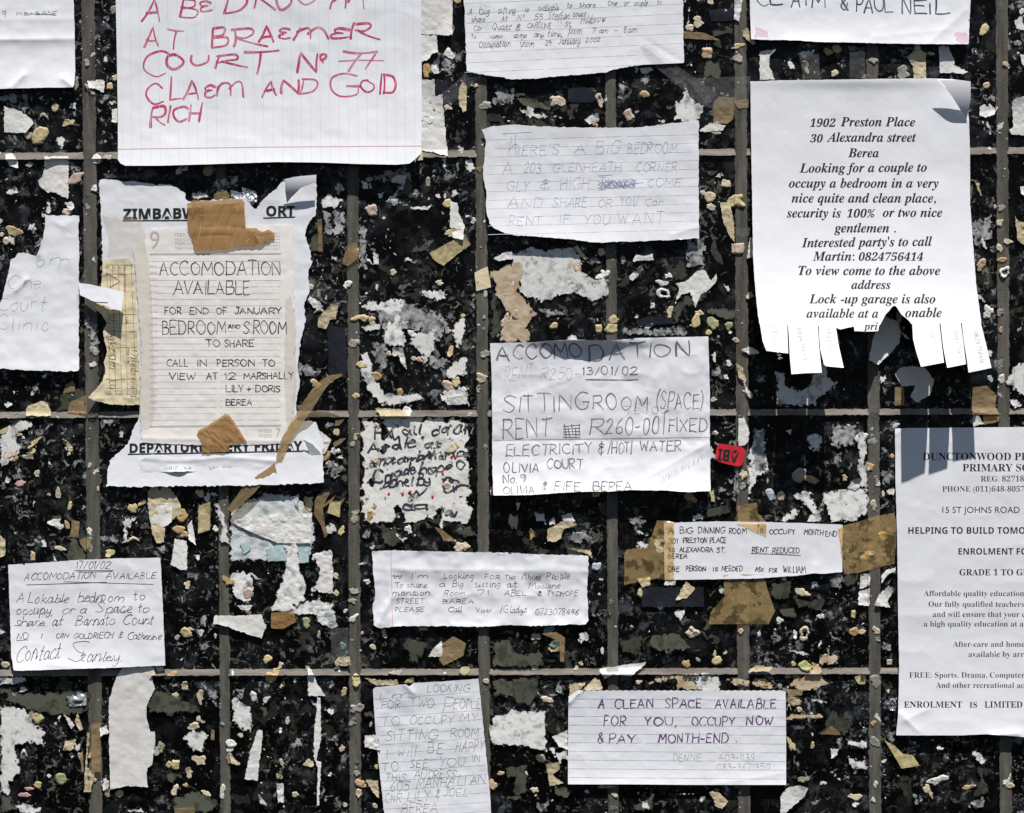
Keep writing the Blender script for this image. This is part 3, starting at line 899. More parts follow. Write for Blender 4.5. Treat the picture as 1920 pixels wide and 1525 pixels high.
# --- tapes and slips on and around the calendar page
def tape(label, poly, hf, mat='B', name="tape_strip", cat="tape", cell=1.6, rough=0.5, seed=0, rscale=5):
    if isinstance(poly, str): poly = pl(poly)
    o = patch(name, poly, hf, M[mat], cell=cell, rough=rough, rscale=rscale, seed=seed, thick=0.5)
    tag(o, label, cat)
    return o
def flat(base, amp=0.5, sc=14, seed=0, gx=0.0, gy=0.0, x0=0, y0=0):
    return lambda x, y, f=None: base + amp * fbm(x / sc, y / sc, seed, 3) + gx * (x - x0) + gy * (y - y0)
def folds(base, amp, sx, sy, seed):
    return lambda x, y, f=None: base + amp * np.abs(fbm(x / sx, y / sy, seed, 2))
M['tape_crease'] = material("tape_crease", (0.56, 0.42, 0.28), 0.3, 0.5)  # worn crease lines, with their highlight put into a lighter colour
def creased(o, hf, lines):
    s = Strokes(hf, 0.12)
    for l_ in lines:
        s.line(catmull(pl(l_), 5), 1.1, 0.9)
    s.build("tape_crease_highlights", M['tape_crease'], o)
hfT = lambda x, y, f=None: 10.6 + 0.9 * np.abs(fbm((x + 0.3 * y) / 9, (y - 0.2 * x) / 45, 31, 1)) + 0.7 * np.abs(fbm(x / 30, y / 14, 71, 1)) + 2.2 * np.exp(-np.abs(x - 478 - 0.5 * (y - 440)) / 5) * np.clip((x - 460) / 20, 0, 1)
tpo = tape("brown packing tape patch over the torn top of the coach poster", "351,383 362,376 400,377 430,373 452,373 458,378 459,400 461,427 470,428 480,428 490,434 505,432 516,438 514,447 495,455 470,462 450,461 420,468 366,469 358,440 352,430", hfT, seed=31, rough=1.2)
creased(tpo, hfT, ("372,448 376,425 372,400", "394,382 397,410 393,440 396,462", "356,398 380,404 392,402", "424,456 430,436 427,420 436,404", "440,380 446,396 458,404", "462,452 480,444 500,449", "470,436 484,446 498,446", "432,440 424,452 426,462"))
hfT2 = lambda x, y, f=None: 10.6 + 0.8 * np.abs(fbm((x + y) / 26, (x - y) / 10, 32, 1)) + 0.5 * np.abs(fbm(x / 14, y / 30, 72, 1))
tpo = tape("pointed brown tape patch at the bottom of the diary page", "423,776 429,778 445,800 463,829 430,833 430,847 379,850 378,830 369,815 372,808 390,798", hfT2, seed=32)
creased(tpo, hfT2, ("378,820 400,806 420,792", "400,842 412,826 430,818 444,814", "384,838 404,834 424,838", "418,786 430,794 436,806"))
tape("long curled brown tape strip hanging off the diary page's right edge", "640,701 643,705 628,711 612,726 598,748 582,773 560,804 540,836 529,864 518,868 519,850 528,822 546,792 570,752 593,719 616,704", lambda x, y, f: 11 + np.maximum(0, (x - 560)) * 0.30 + 0.8 * np.abs(fbm((x - y) / 40, (x + y) / 9, 33, 2)), mat='t', seed=33)
tape("short brown tape strip pointing down left below the coach poster", "515,868 520,890 495,905 476,925 455,945 436,961 425,955 440,935 462,905 488,888", lambda x, y, f: 11.5 + 0.5 * np.abs(fbm((x + y) / 9, (x - y) / 30, 34, 2)), mat='t', seed=34)
P_ = pl("262,864 285,852 330,860 400,858 460,853 516,848 520,886 470,887 440,884 400,886 350,884 300,886 264,885")
hf8 = lambda x, y, f=None: 10.5 + 0.9 * np.exp(-((y - 861 + 3 * np.sin(x / 30)) / 5) ** 2) + 0.3 * fbm(x / 30, y / 12, 35, 2) + 5 * np.exp(-((x - 335) / 22) ** 2) * np.clip((y - 868) / 16, 0, 1) ** 2
o = tape("crumpled white paper strip with two handwritten words below the departure line", P_, hf8, 'paper', "folded_paper_strip", "paper strip", rough=0.8, seed=35)
s = Strokes(hf8); s.words("NGIFUNA,308,360,881,6; UMUNTU,393,440,881,6", 0.9, 0, 0.05); s.build("writing", M['ink_ball'], o)
P_ = pl("193,486 240,485 250,490 254,560 258,640 262,700 262,759 235,760 205,758 180,752 165,746 180,730 192,715 198,695 194,680 202,660 196,640 193,622 200,605 190,590 178,578 179,570 188,560 190,530")
hf9 = sheet(P_, 10.2, bl=6, tl=1, pw=5, amp=0.9, sc=28, seed=8, fine=0.3)
o = tape("torn yellow diary slip with sideways handwriting left of the diary page", P_, hf9, 'card', "diary_slip", "paper slip", rough=1.0, seed=36)
s = Strokes(hf9)
for x in (200, 211, 222, 233, 246): s.rule(x, 498, x + 6 if x < 240 else x + 10, 740, 0.7)
for y in (497, 514, 590, 606, 622, 652, 711, 728, 739): s.rule(199, y, 256, y, 0.7)
s.build("ruled_lines", M['ink_brown'], o)
s = Strokes(hf9, 0.3)
q = math.pi / 2
s.word("thingkeom", 205, 305, 590, 16, 1.1, slant=0.1, jit=0.06, rot=(205, 590, q)); s.word("to", 205, 222, 712, 18, 1.1, jit=0.06, rot=(205, 712, q))
s.word("17Bedserest", 246, 336, 655, 11, 1.0, slant=0.1, jit=0.06, rot=(246, 655, q)); s.word("A", 200, 226, 514, 24, 1.0, jit=0.06, rot=(200, 514, q))
s.build("writing", M['ink_ball'], o)
printed("printed_text", [('b', "Time", 232, 245, 499, 1, 499, q), ('b', "4 SUNDAY", 232, 264, 517, 1, 517, q), ('b', "Things to do", 239, 268, 652, 1, 652, q), ('b', "Links", 236, 250, 594, 1, 594, q), ('b', "7.", 221, 225, 500, 1, 500, q), ('b', "8.", 211, 215, 500, 1, 500, q), ('b', "9.", 201, 205, 500, 1, 500, q)], hf9, M['ink_brown'], o)
hfA = lambda x, y, f=None: 17 + 9 * np.clip((x - 148) / 84, 0, 1) + 4 * np.sin((x - 148) / 27) + 0.4 * fbm(x / 20, y / 20, 37, 2) + (y - 550) * 0.12
o = tape("short curling white paper tab with a black dash sticking out over the yellow slip", "148,531 160,532 200,540 232,548 230,565 228,583 210,579 195,572 178,567 160,558 149,553", hfA, 'paper', "paper_tab", "paper tab", rough=0.6, seed=37)
s = Strokes(hfA); s.rule(177, 567, 202, 568, 1.8); s.build("writing", M['ink_print'], o)
o = tape("clouded strip of old clear tape down the diary page's left edge", "190,395 232,404 262,408 272,430 277,470 284,540 288,640 290,760 284,800 262,806 262,700 258,600 250,480 228,480 200,470 205,440", folds(10.6, 1.1, 20, 34, 38), 'dirty', seed=38, rough=3, rscale=14, cell=2)
o = tape("clear tape strip down the diary page's right edge", "536,560 546,552 555,600 556,720 550,800 538,800 534,700", folds(10.2, 0.8, 16, 40, 39), 'dirty', seed=39, rough=2)

# --- faint pencil sheet at the left edge
P_ = pl("-120,500 -20,560 0,571 8,545 16,510 20,488 34,476 48,474 60,478 70,481 74,466 81,446 84,422 86,404 120,404 148,405 148,470 148,600 148,694 140,697 100,696 0,692 -120,690")
hf = sheet(P_, 6.8, bl=6, br=8, pw=5, amp=0.7, sc=45, seed=9, creases=((86, 404, 72, 478, 3.0, 5), (30, 545, 48, 525, 3.5, 5), (100, 415, 118, 425, 1.2, 6)))
o = notice("handwritten_note", "torn white sheet with faint pencil words at the left edge", P_, hf, "the faint pencil sheet", rough=1.4, rscale=7, seed=9)
s = Strokes(hf)
s.words("om,67,127,499,23; One,14,77,541,26; Court,-6,84,583,26; Clinic,-6,90,620,26", 0.95, 0.12, 0.05)
s.build("writing", M['ink_faint'], o)

# --- typed notice with tear-off tabs
P_ = pl("1407,153 1460,151 1530,150 1600,149 1660,148 1740,147 1790,149 1806,152 1812,190 1817,225 1819,300 1819,380 1824,450 1830,530 1840,606 1800,606 1750,607 1709,608 1705,602 1698,596 1690,590 1684,580 1677,571 1670,579 1665,585 1660,590 1655,601 1648,612 1647,621 1630,622 1602,621 1601,612 1590,615 1575,618 1564,612 1500,611 1424,607 1421,590 1416,540 1412,480 1409,300")
def hf8n(x, y, f=None):
    v = np.clip((y - 150) / 550.0, 0, 1.1)
    u = np.clip((x - 1407) / 430.0, 0, 1)
    return 7 + (92 - 18 * u) * v ** 3.4 + 0.7 * (fbm(x / 80, y / 80, 10, 2)) + 0.10 * fbm(x / 16, y / 16, 12, 2) + 1.2 * np.exp(-np.hypot(x - 1420, y - 250) / 40) + 3 * np.exp(-((y - 150) / 14) ** 2) * np.exp(-((x - 1600) / 160) ** 2) + 2.0 * np.exp(-((x - 1407) / 12) ** 2) * v
o8 = notice("tear_off_notice", "typed white notice with a fringe of tear-off phone tabs and folded corner", P_, hf8n, "the tear-off tab notice", seed=10, cell=2.2, rough=0.4, rscale=5)
printed("printed_text", [('bi', "1902", 1519, 1567, 238), ('bi', "Preston Place", 1576, 1716, 237), ('bi', "30", 1519, 1543, 267), ('bi', "Alexandra street", 1550, 1718, 266), ('bi', "Berea", 1590, 1648, 295),
    ('bi', "Looking for a couple to", 1499, 1738, 324, 1, 322), ('bi', "occupy a bedroom in a very", 1479, 1760, 352), ('bi', "nice quite and clean place,", 1484, 1755, 380), ('bi', "security is", 1475, 1577, 408), ('bi', "100%", 1588, 1641, 408), ('bi', "or two nice", 1655, 1767, 407),
    ('bi', "gentlemen .", 1564, 1680, 436), ('bi', "Interested party's to call", 1503, 1748, 464, 1, 461), ('bi', "Martin:", 1524, 1602, 489), ('bi', "0824756414", 1610, 1731, 489), ('bi', "To view come to the above", 1497, 1763, 516), ('bi', "address", 1596, 1670, 542),
    ('bi', "Lock -up garage is also", 1517, 1754, 569), ('bi', "available at a", 1512, 1647, 596), ('bi', "onable", 1697, 1766, 595), ('bi', "pri", 1619, 1646, 619)], hf8n, M['ink_print'], o8)
P_ = pl("1757,149 1790,149 1820,153 1820,185 1817,205 1812,223 1800,205 1785,181 1772,164")
patch("folded_corner", P_, lambda x, y, f: 9.5 + 18 * (1 - np.clip((y - 149) / 74, 0, 1) ** 2), M['paper'], parent=o8, cell=1.8, thick=0.5)
TABS = [("1424,603 1476,603 1477,640 1478,663 1437,658 1430,640", 8, 1446, 613), ("1477,603 1533,603 1536,650 1541,699 1510,700 1484,702 1481,670 1479,630", -4, 1494, 616), ("1535,603 1566,603 1572,645 1582,690 1550,687 1545,684 1538,655 1536,630", 6, 1548, 618),
        ("1710,602 1761,602 1765,640 1770,680 1727,688 1718,660 1712,636", 13, 1743, 622), ("1763,602 1801,602 1806,640 1811,683 1776,690 1770,660 1767,640", 7, 1787, 620), ("1803,602 1838,602 1850,650 1859,690 1836,695 1816,699 1812,670 1807,640", -8, 1826, 621)]
for k, (pp, dh, tx, ty) in enumerate(TABS):
    poly = pl(pp)
    def hft(x, y, f=None, dh=dh, k=k, poly=poly):
        t = np.clip((y - 604) / 90, 0, 1.2)
        return hf8n(x, y) + 0.05 + dh * t ** 2 + (0.115 * (x - poly[0][0] - 14 * t) * t ** 2 if k > 2 else 0) 
    tb = patch("tear_off_tab", poly, hft, M['paper'], parent=o8, cell=1.5, thick=0.05)
    tb['_c'] = o8['_c']
    s = Strokes(hft)
    s.word("0824756414", tx, tx + 62, ty, 8, 1.0, slant=0.2, jit=0.05, rot=(tx, ty, math.pi / 2 - 0.2))
    s.build("writing", M['ink_faint'], tb)

# --- grey marker rent note
P_ = pl("919,644 960,643 1000,642 1040,638 1090,637 1140,639 1200,634 1328,631 1329,660 1331,740 1331,830 1332,921 1290,923 1250,920 1180,919 1140,922 1090,922 1040,925 1000,928 960,929 925,929 923,870 923,800 922,700")
def ex9(x, y):
    top = 15 * np.exp(-((y - 636) / 15) ** 2) * np.exp(-((x - 1095) / 95) ** 2)
    return top - 0.9 * np.exp(-np.abs(y - 826) / 8) + np.where(y > 826, (y - 826) * 0.006, 0)
hf = sheet(P_, 7.5, bl=18, br=22, pw=9, amp=1.5, sc=60, seed=11, extra=ex9, creases=((960, 650, 1180, 820, 0.8, 16), (1330, 830, 1180, 915, 1.5, 12), (1100, 690, 1330, 760, -0.7, 15), (930, 760, 1120, 690, 0.7, 12)))
o = notice("pencil_rent_note", "creased white note with bold grey pencil capitals about rent", P_, hf, "the grey pencil rent note", seed=11, cell=2.4)
s = Strokes(hf)
s.words("ACCOMO,933,1090,676,28,670; DATION,1105,1292,676,27,668", 3.7, 0.03, 0.04)
s.words("13/01/02,1092,1195,703,15", 2.6, 0.04, 0.03)
s.rule(1098, 712, 1172, 713, 2.2); s.rule(1172, 713, 1197, 712, 2.2)
s.words("SITTING,944,1104,773,30,768; ROOM,1112,1214,768,28; (SPACE),1230,1318,766,30; RENT,941,1034,824,34,820; R,1106,1132,814,28; 260-00,1136,1236,814,32; [,1242,1252,812,40; FIXED,1253,1326,810,24; ELECTRICITY,948,1110,856,19,850; $,1122,1134,852,22; /HOT|,1140,1184,850,20; WATER,1200,1276,845,19;"
        "OLIVIA,943,1010,886,17; COURT,1026,1092,878,17; No.,943,968,906,15; 9,974,985,904,16; OLIVIA,943,1002,926,14; $,1016,1026,918,13; FIFE,1040,1088,920,15; BEREA,1111,1183,920,15", 2.5, 0.04, 0.035)
for k in range(5):
    s.rule(1058 + k * 7, 796 + (k % 2) * 6, 1062 + k * 6, 822 - (k % 3) * 4, 2.0); s.rule(1056, 800 + k * 5, 1088, 797 + k * 6, 1.6)
s.build("writing", M['ink_pencil'], o)
s = Strokes(hf)
s.words("RENT,946,998,716,26,708; R250-,1012,1085,711,24; 75000,1170,1250,776,12", 0.8, 0.1, 0.05)
s.rule(926, 826, 1330, 820, 1.0)
pts = [(1236 + 94 * t + random.Random(k).uniform(-3, 3), 903 - 52 * t + 6 * (-1) ** k) for k, t in enumerate(np.linspace(0, 1, 36))]
s.line(arr(pts), 0.7)
s.build("faint_writing", M['ink_faint'], o)

# --- ballpoint note in the middle
P_ = pl("697,1034 740,1032 820,1034 900,1036 940,1036 1020,1040 1104,1042 1102,1080 1101,1110 1103,1165 1099,1171 1050,1172 1000,1174 960,1172 900,1176 830,1174 780,1174 750,1174 710,1178 701,1172 699,1140 704,1110 700,1080 699,1055")
hf = sheet(P_, 6.8, bl=3, br=5, pw=5, amp=1.6, sc=46, seed=12, creases=((697, 1068, 1104, 1072, 1.3, 8), (735, 1120, 705, 1178, 3, 6), (1010, 1105, 1050, 1172, 1.0, 9)))
o = notice("handwritten_note", "crumpled wide note in small black ballpoint with torn left edge", P_, hf, "the wide ballpoint note", seed=12, rough=1.2, rscale=5)
s = Strokes(hf); s.rule(733, 1034, 736, 1175, 0.8); s.build("margin_line", M['rule_red'], o)
s = Strokes(hf)
s.words("W,737,752,1085,7; I'm,770,802,1085,11; Looking,832,888,1085,11; FOR,908,938,1086,8; Two,946,967,1086,9; /three,978,1015,1086,12; People,1025,1067,1086,13; To,740,755,1102,9; share,763,800,1102,11; a,822,833,1100,10; Big,848,868,1101,11; sitting,890,938,1101,11; at,950,968,1101,11; Maslene,992,1050,1103,10;"
        "mansion,736,805,1117,10; Room,832,872,1117,9; 71.,895,922,1117,10; ABEL,945,985,1117,10; $,1008,1017,1117,10; TYDHOPE,1025,1083,1117,9; STREET,741,795,1132,9; BAREA,830,888,1132,8; PLEASE,740,795,1147,8; Call,840,865,1148,10; Vusi,892,920,1148,9; /Gladys,938,987,1149,13; 0723078496,1003,1085,1153,11", 1.15, 0.15, 0.045, join=True)
s.rule(735, 1080, 754, 1080, 0.9)
s.build("writing", M['ink_ball'], o)

# --- taped dining room note
P_ = pl("1245,981 1300,979 1350,978 1430,979 1500,981 1580,984 1579,1030 1579,1073 1540,1076 1526,1075 1500,1079 1420,1085 1300,1087 1246,1088 1245,1030")
hfW = sheet(P_, 6.2, br=4, pw=6, amp=0.35, sc=60, seed=13, creases=((1526, 1076, 1530, 1060, 1.5, 6),))
o = notice("taped_note", "white note with neat black capitals held down by brown packing tape", P_, hfW, "the taped dining room note", seed=13)
s = Strokes(hfW)
s.words("A,1253,1263,1001,14; BIG,1275,1298,1000,11; DINNING,1309,1358,1000,11; ROOM,1367,1399,1001,10; To,1418,1430,1001,15; OCCUPY,1442,1491,1002,9; MONTH,1508,1543,1002,10,1004; END,1548,1569,1006,9; 301,1253,1270,1020,9; PRESTON,1281,1325,1018,9; PLACE,1331,1361,1018,10; 30,1253,1266,1035,8; ALEXANDRA,1274,1336,1035,9; ST.,1344,1359,1036,8;"
        "RENT,1410,1440,1036,10; REDUCED,1448,1499,1037,10; BEREA,1253,1288,1047,8; ONE,1252,1273,1072,10; PERSON,1286,1323,1071,9; IS,1337,1346,1071,7; NEEDED,1353,1392,1071,9; ASK,1416,1432,1072,8; FOR,1442,1457,1074,8; WILLIAM,1468,1511,1074,12", 1.85, 0.06, 0.035)
s.rule(1408, 1038, 1470, 1040, 1.3); s.rule(1470, 1040, 1501, 1042, 1.3)
s.build("writing", M['ink_black'], o)
def over(x, y, f=None):
    ins = np.clip(sdf(pl("1245,979 1580,984 1578,1074 1300,1088 1245,1088"), x, y) / 3 + 0.5, 0, 1)
    return 7.2 * ins + (1 - ins) * (4.8 + 0.7 * fbm(x / 22, y / 22, 44, 3))
tape("brown packing tape over the dining note's left end", "1170,1042 1175,1031 1200,1027 1214,1028 1222,1005 1232,976 1250,977 1264,980 1264,1030 1264,1088 1246,1089 1236,1084 1205,1090 1170,1097 1171,1070", over, 'packing', cell=1.8, seed=51)
tape("brown packing tape over the dining note's top edge", "1383,949 1398,945 1419,943 1420,962 1428,970 1437,979 1437,1005 1424,1000 1410,994 1396,986 1382,984", over, 'packing', cell=1.8, seed=52)
tape("wide brown packing tape over the dining note's right end and a grout joint", "1571,992 1585,984 1600,981 1640,969 1677,961 1681,985 1680,1020 1677,1057 1640,1066 1610,1074 1583,1076 1578,1050 1576,1020", over, 'packing', cell=1.8, seed=53)
tape("brown packing tape hanging below the dining note's bottom edge", "1356,1078 1395,1077 1433,1078 1436,1096 1444,1120 1453,1146 1441,1171 1400,1170 1328,1171 1333,1148 1345,1134 1358,1118", over, 'packing', cell=1.8, seed=54)

# --- school flyer at the right edge
P_ = pl("1678,804 1700,803 1800,802 1920,801 2096,800 2098,1100 2094,1384 1980,1386 1920,1382 1880,1379 1850,1377 1800,1379 1740,1379 1680,1379 1684,1340 1686,1250 1684,1150 1682,1000 1679,900")
hf = sheet(P_, 6.8, bl=7, br=10, pw=8, amp=0.9, sc=110, seed=14, fine=0.1, creases=((1690, 1340, 1720, 1370, 2.2, 9), (1695, 1352, 1740, 1330, 1.6, 9), (1680, 815, 1695, 803, 1.5, 5), (1860, 1379, 1910, 1376, 3, 6)))
o = notice("school_flyer", "printed white school enrolment flyer running off the right edge", P_, hf, "the printed school flyer", seed=14, rough=0.3)
printed("printed_text", [('b', "DUNCTONWOOD PR", 1730, 1929, 863), ('b', "PRIMARY SC", 1805, 1929, 884), ('r', "REG: 82718", 1839, 1920, 903), ('r', "PHONE (011)648-8057", 1767, 1921, 922), ('s', "15 ST JOHNS ROAD", 1767, 1912, 962), ('sb', "HELPING TO BUILD TOMO", 1703, 1922, 1001),
    ('sb', "ENROLMENT FO", 1797, 1926, 1040), ('b', "GRADE 1 TO GR", 1799, 1930, 1079), ('r', "Affordable quality education", 1732, 1920, 1118), ('r', "Our fully qualified teachers", 1741, 1920, 1138), ('r', "and will ensure that your c", 1749, 1922, 1157), ('r', "a high quality education at a", 1732, 1919, 1175),
    ('r', "After-care and home", 1787, 1921, 1213), ('r', "available by arr", 1816, 1920, 1232), ('r', "FREE: Sports, Drama, Computer", 1705, 1921, 1271), ('r', "And other recreational ac", 1755, 1920, 1290), ('b', "ENROLMENT", 1695, 1804, 1327), ('b', "IS", 1818, 1832, 1327), ('b', "LIMITED", 1846, 1917, 1327, 1.05)], hf, M['ink_print'], o)

# --- cursive note lower left
P_ = pl("15,1059 80,1055 150,1050 230,1047 301,1046 303,1090 306,1150 310,1248 260,1250 220,1252 120,1255 40,1258 26,1257 21,1230 19,1160 17,1100")
hf = sheet(P_, 6.8, bl=14, br=4, pw=5, amp=0.6, sc=55, seed=15, creases=((90, 1245, 160, 1254, 1.5, 8), (240, 1060, 300, 1120, 0.8, 12)))
o = notice("handwritten_note", "white dated note in large flowing cursive, low on the left side", P_, hf, "the cursive dated note", seed=15)
s = Strokes(hf)
s.words("17/01/02,142,205,1066,13; ACCOMODATION,46,178,1088,12,1085; AVAILABLE,198,291,1085,11", 1.3, 0.25, 0.04)
s.rule(140, 1070, 213, 1070, 1.2); s.rule(147, 1073, 210, 1072, 1.0); s.rule(50, 1097, 200, 1092, 1.2); s.rule(120, 1091, 288, 1096, 1.0)
s.words("A,31,42,1130,18; Lokable,52,128,1130,18; bedroom,144,230,1129,18; to,249,271,1125,16; occupy_,30,98,1152,17; or,115,139,1151,15; a,149,161,1151,15; Space,180,247,1150,18; to,256,279,1148,18; share.,28,88,1174,17; at,97,116,1173,17; Barnato,141,214,1173,19; Court,230,285,1171,20;"
        "NO,31,51,1198,10; I,71,84,1197,10; CRN,105,128,1197,9; GOLDRIECH,137,212,1197,10; $,221,231,1196,10; Catherine,238,301,1199,13; Contact,28,112,1242,28,1236; S,128,162,1243,42; tanley.,150,228,1240,20", 1.4, 0.27, 0.05, gap=0.16, join=True)
s.rule(31, 1201, 53, 1200, 1.0)
s.build("writing", M['ink_black'], o)

# --- tilted ruled note at the bottom
P_ = pl("699,1293 705,1289 760,1283 768,1288 775,1281 830,1278 897,1273 901,1310 905,1350 912,1420 917,1470 922,1540 926,1600 728,1610 721,1530 712,1450 704,1370")
hf = sheet(P_, 7, tl=6, bl=6, br=6, pw=5, amp=0.8, sc=50, seed=16, creases=((760, 1284, 775, 1300, 2.5, 5), (740, 1350, 900, 1420, 0.8, 14)))
o = notice("handwritten_note", "tilted narrow ruled note in thin black pen, at the bottom", P_, hf, "the tilted ruled note", seed=16)
s = Strokes(hf)
for k in range(16):
    y = 1311 + k * 17.2
    s.rule(703 + k * 1.2, y, 899 + k * 1.4, y - 14, 0.8)
s.build("ruled_lines", M['rule_blue'], o)
s = Strokes(hf)
s.words("I'm,711,766,1313,16,1309; LOOKING,800,881,1299,14,1297; FOR,715,750,1329,15; TWO,768,812,1326,17; P,828,848,1338,30; EOPLE,850,901,1328,17; TO,714,748,1360,16; OCCUPY,768,850,1358,16; MY,862,897,1353,16; SITTING,722,820,1390,19,1386; ROOM,844,897,1382,17; I,721,727,1421,15; will,745,778,1418,20; BE,802,830,1412,20; HAPPY,854,905,1409,20;"
        "TO,716,745,1445,16; SEE,768,802,1440,17; YOU,822,870,1437,17; IN,884,901,1429,15; THIS,722,760,1465,15; ADDRESS,777,854,1460,17; 605,731,766,1484,18; MANHATTAN,780,908,1479,18,1470; CNR,722,751,1506,17; LILY,763,806,1502,18; $,816,824,1497,16; JOEL,830,876,1494,16; BEREA,752,820,1525,19", 1.0, 0.14, 0.038)
s.build("writing", M['ink_thin'], o)

# --- purple marker note
zz = " ".join("%d,%.1f" % (1090 + k * 6, 1294.2 + (k % 2) * 1.6) for k in range(64))
P_ = pl("1066,1306 1072,1301 1085,1294 " + zz + " 1473,1297 1474,1380 1474,1472 1400,1472 1300,1472 1180,1471 1065,1471 1065,1400")
hf = sheet(P_, 6.6, tl=3, bl=5, br=5, pw=6, amp=0.55, sc=60, seed=17, creases=((1068, 1318, 1085, 1300, 2.5, 4), (1340, 1470, 1470, 1450, 0.9, 10)))
o = notice("purple_marker_note", "ruled white note in purple marker capitals with perforated top edge", P_, hf, "the purple marker note", seed=17, rough=0.15, cell=2.2)
s = Strokes(hf)
for k in range(10):
    y = 1312 + k * 16.4
    s.rule(1067, y - 2, 1474, y + 1, 1.0, 14)
s.build("ruled_lines", M['rule_blue'], o)
s = Strokes(hf, 0.18)
s.words("A,1122,1133,1328,18; CLEAN,1152,1224,1328,17; SPACE,1247,1315,1328,17; AVAILABLE,1341,1455,1328,17; FOR,1132,1172,1361,17; YOU_,1209,1268,1361,16; OCCUPY,1297,1377,1361,16; NOW,1399,1449,1360,16; &,1120,1132,1393,20; PAY,1142,1191,1393,16; MONTH-END,1234,1366,1393,18; .,1379,1383,1391,10", 3.0, 0.06, 0.03)
s.build("writing", M['ink_purple'], o)
s = Strokes(hf)
s.words("DENNIE,1262,1314,1427,14; 403-1139,1348,1414,1427,13; 083-3671350,1344,1443,1444,12", 1.15, 0.08, 0.02)
s.build("faint_writing", M['ink_faint'], o)

# --- the smeared remnant with black marker writing
P_ = pl("682,786 720,784 760,782 800,786 850,784 872,790 878,815 880,860 884,890 882,930 884,960 880,983 860,980 828,984 800,972 780,984 755,982 742,952 738,980 700,984 680,982 678,930 682,870 676,830")
hf = lambda x, y, f=None: 1.3 + 0.35 * fbm(x / 14, y / 14, 18, 3)
o = patch("marker_remnant", P_, hf, M['remnant'], cell=1.6, rough=7, rscale=11, seed=18, thick=1.2, octv=4,
          holes=[pl("742,950 747,945 760,975 752,982"), pl("716,800 724,800 722,850 716,850"), pl("820,960 830,955 826,982 812,982"), pl("690,905 702,898 700,915")])
tag(o, "stained paper remnant with smeared black marker writing, stuck to one tile", "paper remnant")
ref("the smeared marker remnant", P_)
s = Strokes(hf, 0.5)
s.words("FXC,702,750,822,20; all,752,790,814,16; daran,808,880,818,20,812; Avalie,692,776,852,20,838; at,798,832,840,14; matamoni,702,810,874,16,862; Mar,805,840,860,15; toa,846,880,856,12; Ca,702,730,905,22; adehope,740,846,894,20,880; @,856,872,880,16".replace('@', 'O') +
        "; abhel,715,775,915,16,908; By,782,805,908,20; an,830,862,905,14; w ur,760,880,935,16,920; aa,752,800,955,14; iay,826,856,965,12", 4.4, 0.1, 0.09, gap=0.1)
s.build("writing", M['ink_smear'], o)
for k, (x, y) in enumerate(((847, 857), (854, 858), (830, 888), (755, 927), (769, 922), (811, 932), (729, 926))):
    patch("red_drop", [(x + 2.4 * math.cos(a), y + 3 * math.sin(a)) for a in np.linspace(0, 6.28, 9)[:-1]], lambda xx, yy, f: hf(xx, yy) + 0.7 + 0.5 * np.minimum(f, 1), M['red'], parent=o, cell=0.9, seed=k, thick=0.4)

# --- red plastic tag
P_ = pl("1347,834 1352,832 1370,835 1390,838 1396,842 1397,848 1394,866 1391,872 1385,875 1365,871 1347,866 1341,861 1341,855 1344,840")
hf = lambda x, y, f=None: 8 + (x - 1340) * 0.03 + 0.8 * ((x - 1368) / 28) ** 2
o = patch("red_tag", P_, hf, M['red'], cell=1.3, thick=0.7)
tag(o, "small flat red label with upside down black letters on a grout joint", "tag")
ref("the small red tag", P_)
V0 = printed("lettering", [('sx', "ABI", 1387, 1427, 846, 1.35, 846, math.pi + 0.12)], lambda x, y, f: hf(x, y, f) + 0.1, M['ink_print'], o, 0.25)

# --- blank hanging strip
P_ = pl("228,1254 250,1251 268,1250 290,1252 288,1262 285,1272 288,1282 290,1293 282,1308 276,1322 274,1342 278,1358 282,1372 290,1372 291,1390 286,1434 276,1440 275,1458 277,1476 258,1475 240,1474 207,1481 205,1420 204,1330 205,1312 210,1293 219,1269")
hf = sheet(P_, 6, amp=0.5, sc=40, seed=19, bl=2, br=3, fine=0.25)
notice("blank_strip", "long blank white strip with ragged right edge hanging below the cursive note", P_, hf, "the blank hanging strip", 'w', rough=1.0, rscale=5, seed=19, cat="paper strip", cell=2)
